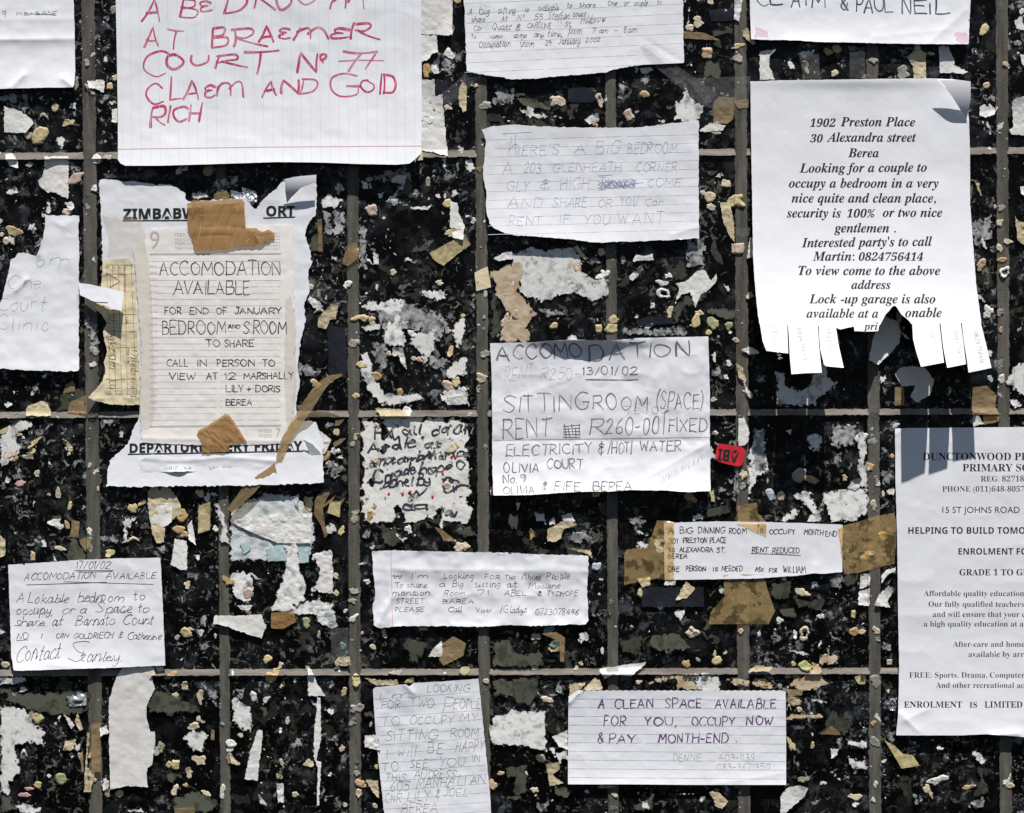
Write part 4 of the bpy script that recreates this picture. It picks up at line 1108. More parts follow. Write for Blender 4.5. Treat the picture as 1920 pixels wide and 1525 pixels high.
# ------------------------------------------------------------------ torn scraps, tape and film left on the tiles
# section key, then per line: kind and outline, in quarter units measured from the section's corner
ORG = dict(A=(0, 0), B=(480, 0), C=(960, 0), D=(1420, 0), E=(0, 380), F=(480, 380), G=(960, 380), H=(1420, 380), I=(0, 760), J=(480, 760), K=(960, 760), L=(1420, 760), M=(0, 1125), N=(480, 1125), O=(960, 1125), P=(1420, 1125))
Z = 3.812
SCRAPS = """
A o 740,1242 850,1246 1000,1222 1110,1210 1175,1250 1135,1272 850,1286 757,1282
A w 30,760 90,775 150,800 215,840 240,880 210,920 180,950 30,945
A w 625,580 740,570 750,600 738,662 700,640 635,628
A w 320,1120 490,1118 490,1420 440,1405 390,1375 340,1375 290,1340 270,1290 300,1265 320,1200
A w 35,1100 90,1100 130,1160 125,1200 75,1190 40,1140
A w 40,1375 105,1330 130,1375 75,1395
A f 385,985 440,975 480,1000 440,1055 400,1010
A w 505,735 540,740 540,780 500,770
A w 460,1455 510,1440 525,1490 505,1505
A w 800,780 845,775 848,885 800,870
A g 490,1150 570,1215 565,1235 490,1235
A w 1290,1215 1345,1180 1345,1215 1310,1225
A g 1505,1310 1580,1270 1725,1260 1690,1330 1600,1365
A f 275,690 300,690 345,735 330,750 300,720
A g 330,715 380,690 440,700 430,730 350,730
A w 660,1330 690,1320 690,1370 645,1360
A f 780,730 820,715 835,740 800,750
A g 370,1410 400,1415 395,1480 370,1460
A g 330,1440 355,1440 370,1530 325,1525
A f 740,400 770,390 770,450 740,440
A f 1200,1430 1300,1410 1310,1460 1200,1450
A m 1730,1340 1830,1370 1840,1440 1790,1480 1740,1420
A t 1530,1380 1640,1370 1640,1430 1530,1425
A f 1370,1360 1500,1390 1510,1420 1370,1420
A m 1650,1360 1735,1380 1730,1430 1650,1410
B w 1150,-10 1405,-10 1403,240 1380,252 1150,245
B c 1270,165 1310,150 1400,165 1420,200 1400,250 1320,250 1280,205
B w 1150,252 1290,255 1300,375 1255,385 1230,430 1170,445
B w 1250,470 1310,400 1305,525 1265,525
B w 1150,570 1275,570 1280,690 1330,672 1370,1115 1320,1105 1230,1080 1150,1080
B c 1180,770 1275,700 1280,780 1220,810
B w 1180,800 1290,830 1250,885 1180,850
B g 1310,380 1490,375 1470,470 1430,450 1380,560 1330,480
B w 1370,330 1425,400 1400,420 1340,390
B b 1280,570 1370,575 1365,660 1280,675
B k 1510,518 1622,524 1400,750 1350,800 1285,705
B g 1700,740 1720,600 1760,570 1780,630 1850,660 1830,740
B c 1450,640 1480,580 1505,620 1505,790 1480,800 1450,740
B g 740,1300 830,1260 900,1235 1000,1210 1100,1230 1115,1300 1040,1330 900,1290
B o 1010,1395 1080,1260 1120,1340 1125,1415
B f 930,1430 1010,1350 1060,1310 1000,1430
B f 740,1285 800,1300 830,1350 770,1370
B f 870,1380 920,1370 920,1410 880,1420
B w 1110,1480 1250,1475 1230,1500 1110,1495
B w 1390,1440 1440,1450 1450,1525 1490,1615 1480,1715 1410,1700 1385,1600
B f 1490,1150 1540,1130 1560,1200 1530,1240 1500,1210
B f 450,1440 530,1390 620,1430 600,1490 490,1480
B f 530,1320 630,1310 630,1370 580,1385
B f 1330,1130 1355,1130 1360,1210 1410,1215 1370,1240 1335,1200
B g 1340,1280 1390,1270 1385,1310 1350,1310
B f 1400,1360 1440,1340 1440,1390 1400,1420
B t 1570,1200 1640,1180 1600,1235
B k 1600,25 1680,50 1670,60 1600,40
B g 920,1430 1010,1420 1100,1440 1090,1470 930,1465
C f 1170,760 1215,700 1240,630 1290,710 1370,770 1350,830 1330,900 1240,870 1170,850
C w 1335,935 1400,890 1470,870 1490,890 1525,900 1510,930 1390,945
C t 1440,730 1480,690 1600,700 1580,850 1540,885 1440,880
C t 1580,720 1690,710 1690,770 1620,775
C k 1250,562 1705,545 1690,775 1400,770
C k 950,300 1000,310 1060,390 1470,670 1380,770 1000,460 920,335
C o 1370,490 1390,440 1490,420 1490,560 1375,555
C o 1415,210 1585,200 1580,260 1430,265
C t 1230,225 1370,235 1450,270 1490,290 1230,275
C o 1420,285 1480,290 1505,350 1440,340
C w 1590,0 1650,0 1620,150 1590,140
C f 1245,220 1260,40 1275,40 1265,170
C c 1650,200 1680,190 1720,270 1745,310 1720,320 1650,260
C f 60,775 130,770 170,800 280,820 370,850 250,840 130,845 70,820
C w 520,860 560,825 620,810 620,860 590,880 550,890
C o 30,700 150,700 220,740 280,775 260,790 190,770 110,765 50,740
C w 1770,370 1890,350 1840,400 1840,480 1880,570 1770,572
C b 400,640 470,610 560,640 640,700 560,735 400,730
C b 1410,70 1580,60 1590,150 1420,155
C o 20,660 100,660 110,690 30,700
C t 1160,465 1210,490 1180,535 1150,520
C w 915,490 985,480 1010,500 950,530 925,520
C g 760,600 830,620 800,720 760,700
C f 1040,850 1110,860 1100,885 1050,880
C o 1340,1200 1470,1220 1440,1250 1380,1260
C o 1370,1290 1450,1280 1440,1330 1390,1320
D f 280,385 340,360 410,360 400,390 340,415
D f 195,440 240,410 285,490 240,500
D g 575,455 640,370 640,410 610,490 590,490
D c 1070,410 1145,345 1205,380 1205,560 1120,560 1110,470
D w 1125,322 1165,322 1165,355 1125,352
D w 1295,330 1365,330 1410,440 1400,460 1505,515 1470,530 1400,520 1305,525
D w 1590,830 1590,770 1620,740 1650,770 1655,740 1690,770 1725,765 1690,820 1630,840
D w 1820,730 1850,700 1910,690 1930,970 1820,960 1800,930 1830,910
D w 1880,390 1920,390 1920,490 1890,460
D g 1800,290 1890,300 1890,355 1830,330
D o 1560,600 1600,480 1700,370 1700,410 1610,520 1590,660
D c 1550,1290 1585,1290 1600,1400 1575,1360
D w 1880,1340 1920,1330 1920,1400 1890,1390
D g 630,330 740,330 740,370 640,365
D k 300,400 440,380 450,570 330,560
D t 1520,1330 1538,1330 1530,1420 1520,1420
D f 1840,150 1900,120 1920,210 1860,220
D g 280,290 440,305 420,345 330,350
D k 660,340 770,340 770,560 660,560
E o 410,1490 440,1370 490,1330 620,1320 620,1510
E t 500,1430 620,1370 620,1510 480,1500
E t 450,1365 470,1300 520,1275 535,1300 535,1350
E c 185,1480 200,1455 290,1420 340,1430 365,1500 360,1525 190,1525
E k 570,560 620,445 612,620 565,700
E k 545,650 575,660 585,790 545,730
E f 270,70 300,60 340,100 310,105
E f 340,0 370,0 355,80 330,90
E w 460,0 520,0 530,40 500,60
E f 60,230 100,260 115,300 80,300
E g 310,1200 400,1210 380,1250 310,1240
E w 300,1240 340,1220 320,1260
E g 610,820 690,850 710,1040 640,1030 610,900
E g 640,1060 700,990 710,1080 660,1090
E o 620,1480 720,1440 730,1480 680,1580 625,1580
E g 180,1320 270,1290 280,1340 200,1370
E w 30,1440 60,1425 90,1440 50,1470
E f 225,170 245,175 245,225 230,215
F y 1240,360 1380,285 1490,225 1535,300 1440,370 1340,450 1300,430 1270,410
F k 1480,230 1505,200 1530,280
F c 1400,180 1470,190 1480,240 1380,240
F o 390,350 385,250 420,200 430,130 470,120 478,350
F t 440,120 470,120 478,350 445,350
F t 650,300 720,285 730,400 660,450 615,440
F f 745,740 830,700 870,715 960,690 1060,690 1060,760 970,800 860,770 760,770
F f 1155,650 1190,620 1270,630 1360,625 1360,680 1300,700 1240,680
F f 900,1000 930,870 960,820 1030,800 1050,900 1070,980 1060,1020 940,1020
F f 1090,1010 1150,930 1220,920 1300,880 1280,960 1270,1060 1200,1160 1190,1090 1120,1030
F f 1400,920 1440,850 1480,810 1500,830 1490,940 1450,1060 1420,1010
F f 1345,1220 1400,1150 1480,1100 1508,1090 1508,1230 1390,1260
F f 750,1080 800,1080 840,1160 830,1230 880,1300 900,1350 970,1370 1180,1370 1190,1400 1130,1430 960,1450 880,1430 800,1340 750,1240
F f 1310,1390 1350,1345 1510,1310 1515,1445 1360,1440
F g 860,770 1060,700 1330,800 1400,880 1300,1000 1100,900 900,900
F g 1230,1080 1340,1090 1400,1140 1330,1200 1230,1170
F g 820,1000 930,1010 960,1160 880,1230 840,1100
F w 975,1035 1050,1035 1075,1190 1040,1150 1020,1090 975,1100
F f 840,300 850,235 860,260 830,290
F w 840,365 875,370 875,440 840,440
F g 800,300 840,290 870,370 850,400
F o 1095,360 1130,310 1230,305 1200,350 1090,380
F b 510,890 540,878 640,900 650,1250 520,1250
F c 445,830 520,740 545,715 590,740 570,830 530,840 500,905 445,890
F w 370,690 390,675 440,700 480,740 440,770 400,740
F g 300,1135 420,1190 465,1210 430,1240 300,1240
F f 980,360 1030,380 1200,430 1130,430 1060,410
F f 760,890 880,860 900,900 850,920 790,920
F f 540,380 580,390 570,415 540,410
F w 1360,1400 1510,1370 1512,1440 1365,1445
F f 490,655 510,665 510,700 495,690
F g 480,60 540,60 540,230 480,230
F g 550,60 640,50 640,230 550,250
F g 730,110 790,110 790,470 735,470
F f 850,570 880,590 870,640 850,610
F c 900,885 950,880 930,910 905,900
F f 1030,860 1070,820 1100,870 1080,900
F g 1530,660 1570,650 1565,760 1535,740
G f 0,365 140,315 240,335 440,310 480,370 500,440 440,430 560,540 680,540 690,660 600,710 520,690 450,640 330,670 220,710 110,690 50,620 60,540 0,600
G q -150,490 -60,460 40,420 90,440 60,560 40,640 100,690 150,760 120,850 120,990 -90,1000 -80,900 -20,800 -60,740 -120,650
G o -150,620 -100,640 -110,760 -60,800 -80,900 -150,1000
G c 445,320 470,305 520,380 550,400 520,410 480,370
G w 865,420 890,365 960,385 1005,360 1010,410 900,415
G w 830,540 870,495 920,490 900,530 860,560
G g 1240,460 1250,270 1340,250 1380,220 1385,410 1370,480 1290,490 1250,480
G w 1170,580 1250,560 1320,490 1380,480 1420,560 1460,510 1465,560 1420,610 1350,660 1310,745 1290,690 1275,640 1210,660 1165,710 1200,620
G k 1415,340 1450,230 1465,330 1500,390 1510,445 1460,420
G c 1490,0 1560,0 1585,150 1590,280 1560,250 1510,140
G k 1600,180 1705,180 1690,230 1640,250 1610,230
G w 1680,400 1700,250 1725,250 1725,390
G o 1150,750 1280,640 1450,620 1380,680 1240,760 1180,870 1160,850
G b 890,840 970,815 1150,820 1150,860 900,890
G o 1370,760 1520,750 1610,750 1610,840 1480,830
G f 360,990 430,940 500,1000 400,1005
G w 1640,1050 1700,1030 1785,1075 1700,1090
G w 880,825 890,790 905,825
G w 1430,1090 1455,1060 1455,1150 1440,1130
G g 500,420 600,390 660,420 560,450
G g 390,570 520,580 640,560 560,640 450,640
G g 770,890 1000,900 1250,880 1250,950 1050,950 800,950
G f 1510,570 1560,620 1550,640 1510,600
G g 180,760 320,770 440,800 250,810
G w -130,400 -60,360 0,350 0,400 -90,420
G o 390,270 480,275 470,305 400,305
G f 990,720 1030,700 1020,760 990,750
G c 1600,1150 1650,1180 1660,1280 1620,1240
G w 1660,1290 1720,1380 1710,1400 1665,1350
G g 1420,1160 1470,1180 1500,1260 1430,1250
H f 120,1210 160,1205 200,1225 190,1290 280,1340 350,1330 400,1260 390,1210 460,1140 505,1170 500,1260 575,1280 530,1350 440,1390 430,1450 180,1450 125,1380 150,1310
H w 985,1230 1020,1180 1100,1170 1200,1180 1265,1270 1240,1370 1140,1430 1090,1390 1130,1310 1030,1310
H w 915,812 950,830 1010,850 1025,930 1010,1010 960,1070 860,1160 795,1120 830,960 875,860
H f 870,1250 930,1220 920,1290 880,1300
H g 640,980 690,1000 715,1090 700,1080 660,1010
H t 980,1450 985,1320 1050,1320 1050,1450
H t 1530,1500 1540,1320 1640,1310 1705,1370 1700,1510
H f 1780,1280 1850,1160 1930,1140 1930,1400 1830,1340
H c 1840,80 1860,130 1930,150 1930,320 1860,270
H g 1520,150 1600,100 1690,130 1670,260 1560,320
H w 1020,920 1070,950 1085,980 1060,970
H k 1570,1100 1680,1120 1790,1230 1720,1210
H w 1800,1410 1850,1410 1890,1450 1840,1470
H w 550,940 580,940 590,1010 570,1020
H f 1600,230 1620,240 1640,340 1610,320
H f 1570,650 1620,690 1620,715 1590,690
H f 1640,1040 1690,1050 1680,1110 1650,1100
H c 990,780 1030,790 1030,850 1000,860
H f 0,1220 35,1225 20,1250 0,1250
H k 800,1500 870,1250 880,1500
I f 0,200 60,140 170,110 240,130 150,190 100,220 150,300 100,390 0,450
I y 0,180 60,150 40,200 0,210
I o 470,1115 510,815 570,825 560,950 620,1100 620,1115
I t 500,940 515,820 570,830 560,945
I t 565,965 610,945 650,950 640,1010 610,1035 580,1000
I c 1055,620 1090,580 1130,580 1140,670 1155,585 1200,580 1250,640 1290,710 1300,780 1250,800 1215,840 1180,870 1170,980 1120,985 1085,900 1060,700
I w 1055,700 1235,700 1225,840 1170,870 1120,850 1080,860
I y 1420,720 1505,690 1500,890 1415,920
I w 1250,955 1330,970 1340,1020 1335,1180 1290,1175 1220,1140 1235,1060
I w 1340,860 1370,825 1400,1000 1350,960
I f 1540,690 1565,690 1610,820 1640,1000 1580,980 1560,920 1590,880 1545,780
I f 870,850 890,800 980,800 940,850 915,870 910,970 880,990
I w 1390,1070 1430,1075 1415,1110
I f 290,960 320,950 370,1025 310,1010
I b 505,500 540,460 545,540 510,530
I w 40,515 75,530 65,560 40,550
I c 0,930 40,960 35,1070 0,1090
I f 95,900 130,905 120,925 100,920
I f 380,1070 415,1115 380,1115
I g 90,510 130,450 160,470 120,540
I f 130,700 160,690 150,710
I f 220,690 260,680 240,720
I g 720,940 850,920 850,980 730,985
I g 710,90 860,80 850,130 720,160
I g 1120,1020 1180,1000 1180,1060
I g 185,985 260,975 270,1005 200,1005
I t 1740,1470 1800,1470 1790,1500
I w 1690,1430 1800,1430 1780,1470 1720,1460
J o 620,500 660,480 660,560 610,560
J g 500,410 570,400 650,460 560,520 500,480
J t 415,780 420,680 450,630 530,620 480,720 480,780 510,930 490,950 470,870
J t 475,720 570,640 545,690 480,730
J y 510,770 530,690 605,690 600,800
J t 590,690 640,655 610,715
J c 850,20 1040,30 1110,90 890,95 880,60
J t 1275,870 1330,890 1430,970 1340,970 1330,940
J o 890,1000 900,860 1000,890 1080,980 990,1010
J o 1680,760 1740,770 1740,830 1690,820
J t 550,270 600,240 645,235 600,280 560,300
J t 560,150 570,110 640,95 600,140
J w 580,375 615,355 620,380
J f 480,850 560,850 580,900 500,920
J f 265,645 300,640 310,750 290,720
J c 315,760 340,730 400,735 390,765
J o 340,650 410,640 400,760 350,740
J f 1340,935 1440,960 1430,980 1360,975
J o 1400,890 1530,870 1590,930 1480,960
J f 720,1130 790,1120 810,1130 740,1150
J f 640,520 655,520 655,545 640,540
J f 1000,920 1070,950 1060,990 1010,960
J g 750,860 820,870 810,960 760,940
J f 400,1080 420,1090 420,1110 385,1100
K c 250,975 255,890 360,830 430,825 470,860 370,880 350,950 310,975
K w 160,770 230,780 240,850 215,820 180,830
K w 265,830 300,800 310,850 270,855
K w 355,790 420,770 450,830 370,830
K c 390,1020 560,1040 575,1095 540,1065
K b 930,1300 1370,1300 1370,1440 930,1440
K c 1170,1395 1230,1280 1245,1260 1310,1310 1250,1380
K c 890,1240 990,1225 985,1290 930,1300
K w 1095,1255 1165,1255 1165,1285 1090,1285
K w 1620,70 1655,75 1695,180 1690,260 1660,290 1617,285
K f 1690,370 1740,170 1800,170 1830,480 1750,500 1690,690
K o 1380,790 1390,740 1470,720 1540,690 1560,760 1480,810
K f 1290,790 1330,770 1370,800 1360,825 1290,825
K c 1410,620 1440,610 1455,700 1430,690
K g 370,970 460,900 560,900 620,970 540,990
K g 830,800 930,780 960,840 850,850
K o 570,900 640,920 630,1000 580,980
K g 1430,190 1480,200 1450,260
K g 1590,400 1620,420 1610,700 1575,700
K w 30,700 60,700 40,750
K f 880,880 970,920 960,940 880,910
K f 920,980 1000,985 950,1030 880,1010
K o 780,1070 810,1040 850,1030 830,1070
K c 1010,960 1090,945 1090,1050 1040,1055
K g 1670,440 1700,420 1720,540 1680,560
K o 560,1400 630,1370 630,1430 570,1500
K f 595,1240 655,1235 650,1255 600,1250
K g 560,1490 720,1480 700,1500 580,1510
L f 460,625 640,600 720,560 760,600 800,660 790,770 690,830 520,830 500,740 470,690
L w 645,590 680,535 740,520 735,580 700,610
L f 715,380 750,370 795,460 790,620 750,610 720,500
L g 505,230 540,150 720,130 690,290 550,300
L f 250,650 320,610 385,625 410,710 450,760 400,780 330,700
L w 385,780 455,780 455,825 350,835
L f 345,220 400,200 460,230 440,320 380,320
L w 735,1205 805,1205 805,1290 735,1310
L w 725,1330 800,1310 800,1435 720,1425
L w 835,1430 870,1350 940,1290 980,1320 930,1400 950,1445
L w 885,1220 920,1180 990,1160 990,1185 930,1210 890,1270
L g 500,1290 530,1210 620,1205 600,1310
L o 600,1290 630,1215 720,1205 715,1310
L o 90,1260 240,1260 230,1390 100,1380
L t 1610,60 1740,60 1720,120 1620,140
L w 1540,60 1580,75 1615,130 1545,150
L f 720,190 760,185 785,290 765,400 725,380
L g 890,480 970,470 970,590 890,580
L f 910,600 980,590 980,640 920,640
L o 260,1390 480,1390 460,1470 300,1450
L w 200,180 245,175 240,215
L g -30,180 50,170 70,480 -30,500
L f 580,390 605,395 600,410
L f 165,830 240,740 300,740 270,820
L o 160,1460 260,1440 300,1520 180,1520
M f 0,760 110,765 180,780 240,880 320,940 320,1045 200,1015 90,1050 150,1220 80,1290 60,1390 0,1370
M f -20,540 60,540 200,560 160,600 0,610
M m 465,710 530,655 610,670 620,750 500,765
M w 455,820 500,850 530,900 510,925
M c 535,870 550,805 595,920 570,935
M c 450,1075 470,1010 545,990 520,1075
M o 10,720 60,660 640,655 640,810 430,830 250,800
M o 1050,750 1110,650 1200,650 1430,770 1430,810 1050,820
M t 650,880 720,880 720,1230 655,1230
M w 710,920 760,895 778,950 720,975
M c 600,1375 625,940 640,950 620,1200 680,1230 650,1370
M f 1310,975 1380,930 1450,940 1480,970 1450,1085 1370,1080
M f 1660,710 1700,705 1800,780 1795,950 1720,920 1660,860
M w 1840,930 1880,935 1840,1295 1750,1280 1790,1080
M w 1845,1385 1905,1460 1860,1450
M o 1230,1420 1400,1360 1590,1450 1500,1520 1245,1530
M t 1250,1490 1390,1480 1390,1530 1245,1530
M f 115,1470 180,1455 290,1490 280,1525 150,1530
M f 850,1510 1000,1490 1080,1530
M w 1530,110 1700,115 1870,100 1880,150 1905,180 1870,275 1760,240 1620,190 1525,170
M f 125,655 170,615 195,650 150,665
M f 410,860 440,775 450,785 420,870
M g 1440,120 1490,110 1470,190 1430,180
M g 1000,1060 1150,1040 1140,1110 1030,1110
M o 1190,1240 1280,1230 1240,1330 1190,1300
M g 1220,1080 1290,1070 1280,1120
M f 1280,430 1310,410 1300,440 1240,410
M c 1640,1100 1700,1160 1690,1180 1650,1170
M t 1510,925 1535,930 1530,1000 1505,1000
M f 720,1290 760,1250 790,1340 740,1370
M t 570,1100 590,1080 600,1230 585,1230
M c 1070,540 1105,500 1110,540
M w 1410,215 1460,215 1440,270
M g 1660,650 1740,660 1730,720 1680,700
M g 1460,620 1560,640 1550,760 1490,700
M o 0,1390 80,1400 120,1500 0,1520
M f 0,200 40,235 0,260
N w 372,490 385,485 440,600 495,688 372,685
N w 440,700 460,700 465,1000 430,1150 465,1160 450,1470 435,1470 440,1200 415,1120 415,940 430,820
N w 780,970 850,965 870,960 890,1075 775,1050
N c 780,560 900,575 1015,570 1015,610 850,610
N w 1265,355 1330,290 1332,405 1230,405
N t 1335,310 1410,260 1500,310 1480,400 1340,470 1310,430
N o 1050,310 1100,270 1240,290 1190,400 1150,460 1100,440
N c 780,1285 870,1290 880,1420 840,1380
N w 145,1310 195,1310 200,1450 160,1450
N w 15,1390 75,1470 40,1460
N f 1665,920 1700,830 1800,810 1830,760 1870,800 1905,800 2070,800 2078,1080 2020,1070 1850,1040 1680,1030
N w 510,790 540,755 560,800 540,830
N o 760,790 840,790 840,840 760,835
N k 535,200 660,200 660,410 540,410
N c 560,440 590,410 668,405 678,470 570,470
N o 140,370 180,340 220,420 170,400
N g 520,600 550,565 560,620 530,625
N o 1690,560 1860,560 1850,700 1690,700
N o 1690,300 1820,280 1900,470 1690,485
N g 490,770 520,770 510,800 490,790
N g 560,990 590,990 585,1055 565,1050
N o 1790,1200 1900,1180 1900,1300 1800,1270
N o 1750,1400 1900,1400 1900,1430 1760,1430
N o 150,1240 190,1230 180,1290
O w 620,500 640,490 850,460 960,445 930,480 850,545 720,530 660,570 645,530
O q 970,600 1090,540 1300,525 1330,640 1250,650 1180,640 1180,560 1080,590
O f 1300,530 1480,540 1500,640 1400,655 1320,640
O q 1500,560 1640,550 1700,570 1850,590 1870,640 1760,610 1600,600
O c 1700,500 1740,470 1870,480 1830,510 1690,515
O c 410,600 530,590 490,640 410,680
O c 510,640 590,555 630,580 650,640 560,650
O c 240,1170 340,1160 340,1210 290,1250 365,1310 270,1330 255,1240
O o 300,1310 445,1360 390,1430 310,1400
O c 1405,1375 1470,1370 1545,1440 1500,1495 1450,1470 1440,1420
O w 290,980 395,930 400,1070 340,1050
O t 205,240 320,230 380,270 370,445 345,440 340,300
O o 770,300 930,250 920,400 790,370
O o 420,350 460,350 460,440 425,430
O o 0,560 210,560 200,650 120,760 0,740
O o 0,380 230,370 230,480 0,490
O o 980,260 1200,230 1280,350 1100,380 980,340
O f 480,230 540,220 560,300 480,310
O o 0,1200 110,1180 120,1380 20,1400
O o 830,1490 960,1420 1020,1380 1000,1500 850,1520
O f 935,1440 970,1430 980,1490 920,1490
O f 1180,1385 1300,1380 1300,1392 1180,1395
O f 1300,520 1420,520 1400,545
O g 1240,1080 1300,1060 1310,1100
O f 240,1060 290,1050 310,1110
O o 130,1110 200,1100 290,1160 200,1160
O f 310,1090 395,1060 395,1130 340,1165 300,1120
O g 170,1460 260,1450 260,1520 160,1520
O o 0,600 90,560 60,650
P w 165,1400 220,1340 300,1325 365,1345 340,1400 200,1525 165,1535
P o 440,965 540,795 690,880 630,968
P t 450,960 530,900 600,965
P y 910,1005 980,1040 1040,1100 1110,1110 1160,1185 1030,1205 1000,1150
P q 230,600 350,530 430,460 480,560 500,600 430,640 300,660
P q 210,830 300,810 480,820 480,840 300,850 210,860
P w 525,1065 580,1065 570,1110 530,1135
P m 900,740 960,685 990,720 990,800 900,770
P y 690,550 775,525 770,605 720,600
P f 870,1160 950,1110 920,1160 880,1170
P o 1575,1190 1610,1200 1655,1370 1530,1420 1580,1300
P f 1265,1070 1300,1030 1330,1060 1290,1075
P g 1515,1480 1560,1420 1625,1410 1620,1470 1550,1490
P f 1530,1090 1580,1080 1640,1150 1600,1180
P t 210,640 330,640 320,680 230,690
P q 420,400 580,400 580,450 460,470
P f 375,700 500,730 480,745 380,720
P g 560,970 630,1000 590,1060
P g 1100,1380 1180,1400 1150,1480
P f 650,1110 700,1150 780,1130 780,1220 660,1200
P f 640,1000 790,1010 780,1060 640,1040
P f 1360,1120 1400,1160 1380,1170
P f 220,360 330,370 400,400 320,395
P o 190,540 330,530 300,560 200,570
P w 440,320 455,290 460,310 430,340
P f 500,370 510,320 520,330 510,390
P o 350,1350 410,1340 410,1400 350,1420
P g 890,300 960,310 960,360 890,360
P f 920,640 945,640 940,670
P f 895,1325 920,1340 905,1345
"""
KINDS_ = {
    'w': ("paper_scrap", "paper scrap", "torn white paper scrap", "torn scraps on the tiles"),
    'f': ("paper_residue", "paper residue", "fuzzy white paper residue", "patches of paper residue"),
    'g': ("paper_residue", "paper residue", "grey paper residue smear", "patches of paper residue"),
    'q': ("paper_residue", "paper residue", "brown stained paper residue", "patches of paper residue"),
    'c': ("masking_scrap", "paper scrap", "torn cream paper scrap", "torn scraps on the tiles"),
    'y': ("tape_scrap", "tape", "yellowed tape scrap", "bits of old tape"),
    't': ("tape_scrap", "tape", "tan packing tape scrap", "bits of old tape"),
    'o': ("glue_film", "glue film", "olive glue film patch", "glue films on the tiles"),
    'b': ("tape_scrap", "tape", "slate blue tape backing", "bits of old tape"),
    'k': ("clear_tape", "tape", "clear tape piece", "bits of old tape"),
    'm': ("foil_scrap", "foil", "crumpled silver foil scrap", "torn scraps on the tiles"),
}
ITEMS = []          # things that get a label from where they are: (object, adjective list, noun, centre, size, cover poly)

def scrap(kind, poly, k):
    p = arr(poly)
    ctr = p.mean(0)
    w, h_ = np.ptp(p[:, 0]), np.ptp(p[:, 1])
    big = max(w, h_)
    r = random.Random(k * 31 + 5)
    lay = 0.012 * k
    rough = {'w': 1.3, 'f': 4.0, 'g': 5.0, 'q': 4.0, 'c': 1.3, 'y': 0.6, 't': 0.6, 'o': 2.6, 'b': 1.2, 'k': 0.3, 'm': 1.0}[kind]
    rs = {'f': 5.0, 'g': 6.0, 'q': 7.0, 'o': 7.0}.get(kind, 3.5)
    rough = min(rough, 0.18 * min(w, h_) + 0.2)
    a = r.uniform(0, 6.28)
    ca, sa = math.cos(a), math.sin(a)
    curl = {'w': 4.0, 'c': 3.2, 'y': 1.6, 't': 1.2, 'm': 4.5}.get(kind, 0.0) * min(1.6, big / 25) * r.uniform(0.4, 1.4)
    am = {'w': 0.9 if big < 45 else 0.5, 'f': 0.25, 'g': 0.15, 'q': 0.4, 'c': 1.1, 'y': 0.5, 't': 0.7, 'o': 0.12, 'b': 0.25, 'k': 0.8, 'm': 3.2}[kind]
    b0 = {'w': 1.6, 'f': 0.45, 'g': 0.3, 'q': 0.5, 'c': 1.5, 'y': 1.1, 't': 1.0, 'o': 0.3, 'b': 0.6, 'k': 5.4, 'm': 2.0}[kind] + lay
    def hf(x, y, f=None):
        t = ((x - ctr[0]) * ca + (y - ctr[1]) * sa) / (big / 2 + 1)
        hh = b0 + am * fbm(x / 8, y / 8, k, 3) * 0.8 + am * 0.6 * fbm(x / 20 + 3, y / 20, k + 3, 2) + curl * np.clip(t, 0, 1.2) ** 2
        return wall_h(x, y) + np.maximum(hh, 0.2 + lay)
    cell = 1.25 if big < 40 else (1.6 if big < 80 else 2.0)
    nm, cat, noun, grp = KINDS_[kind]
    holes = ()
    if kind == 'k':
        hf2 = lambda x, y, f=None: np.where(sdf(pl("870,0 1281,0 1283,117 1200,122 1060,142 945,146 875,134"), x, y) > -3, 9.5, 6.2) + 0.7 * fbm(x / 11, y / 11, k, 2) + lay
    else:
        hf2 = hf
    V = grid_patch(p, hf2, cell=cell, rough=rough, rscale=rs, seed=k, thick=0.5, glued=kind in 'fgqob', octv=4 if kind in 'fgqo' else 3)
    if V is None: return
    o = link(nm, V[0], V[1], M[kind], rim=V[2])
    o['category'] = cat
    o['group'] = grp
    el = max(w, h_) / max(1, min(w, h_))
    sz = "tiny" if big < 13 else ("small" if big < 26 else ("broad" if big > 55 and el < 2.4 else ("long" if el > 2.4 and big > 30 else "")))
    ITEMS.append([o, sz, noun, ctr, big])

k = 0
for l in SCRAPS.strip().split('\n'):
    key, kind, pts = l.split(' ', 2)
    ox, oy = ORG[key]
    poly = [(ox + a / Z, oy + b / Z) for a, b in pl(pts)]
    k += 1
    scrap(kind, poly, k)
# the layered blue and white remnant left of centre
def remnant(label, poly, mat, base, amp, seed, rough=2.5, name="paper_residue", cat="paper residue"):
    poly = pl(poly)
    o = patch(name, poly, lambda x, y, f=None: wall_h(x, y) + base + amp * fbm(x / 12, y / 12, seed, 3), M[mat], cell=1.4, rough=rough, rscale=6, seed=seed, thick=0.6)
    tag(o, label, cat)
    ref(None, poly)
    return o
rb = remnant("fuzzy bluish remnant of a printed sheet below the coach poster", "431,960 455,945 470,935 520,925 560,930 585,960 590,1010 577,1055 500,1053 431,1051", 'bluefibre', 0.8, 0.4, 201)
for i, q_ in enumerate(("499,1030 520,1022 536,1018 536,1051 503,1053", "560,1026 579,1028 578,1055 561,1056", "500,985 530,998 551,1004 525,1010 512,1008", "450,1020 465,1016 470,1032 458,1040")):
    patch("printed_area", pl(q_), lambda x, y, f=None: wall_h(x, y) + 2.4 + 0.4 * fbm(x / 12, y / 12, 210 + i, 3), M['teal'], parent=rb, cell=1.4, rough=1.5, rscale=6, seed=210 + i, thick=0.5)
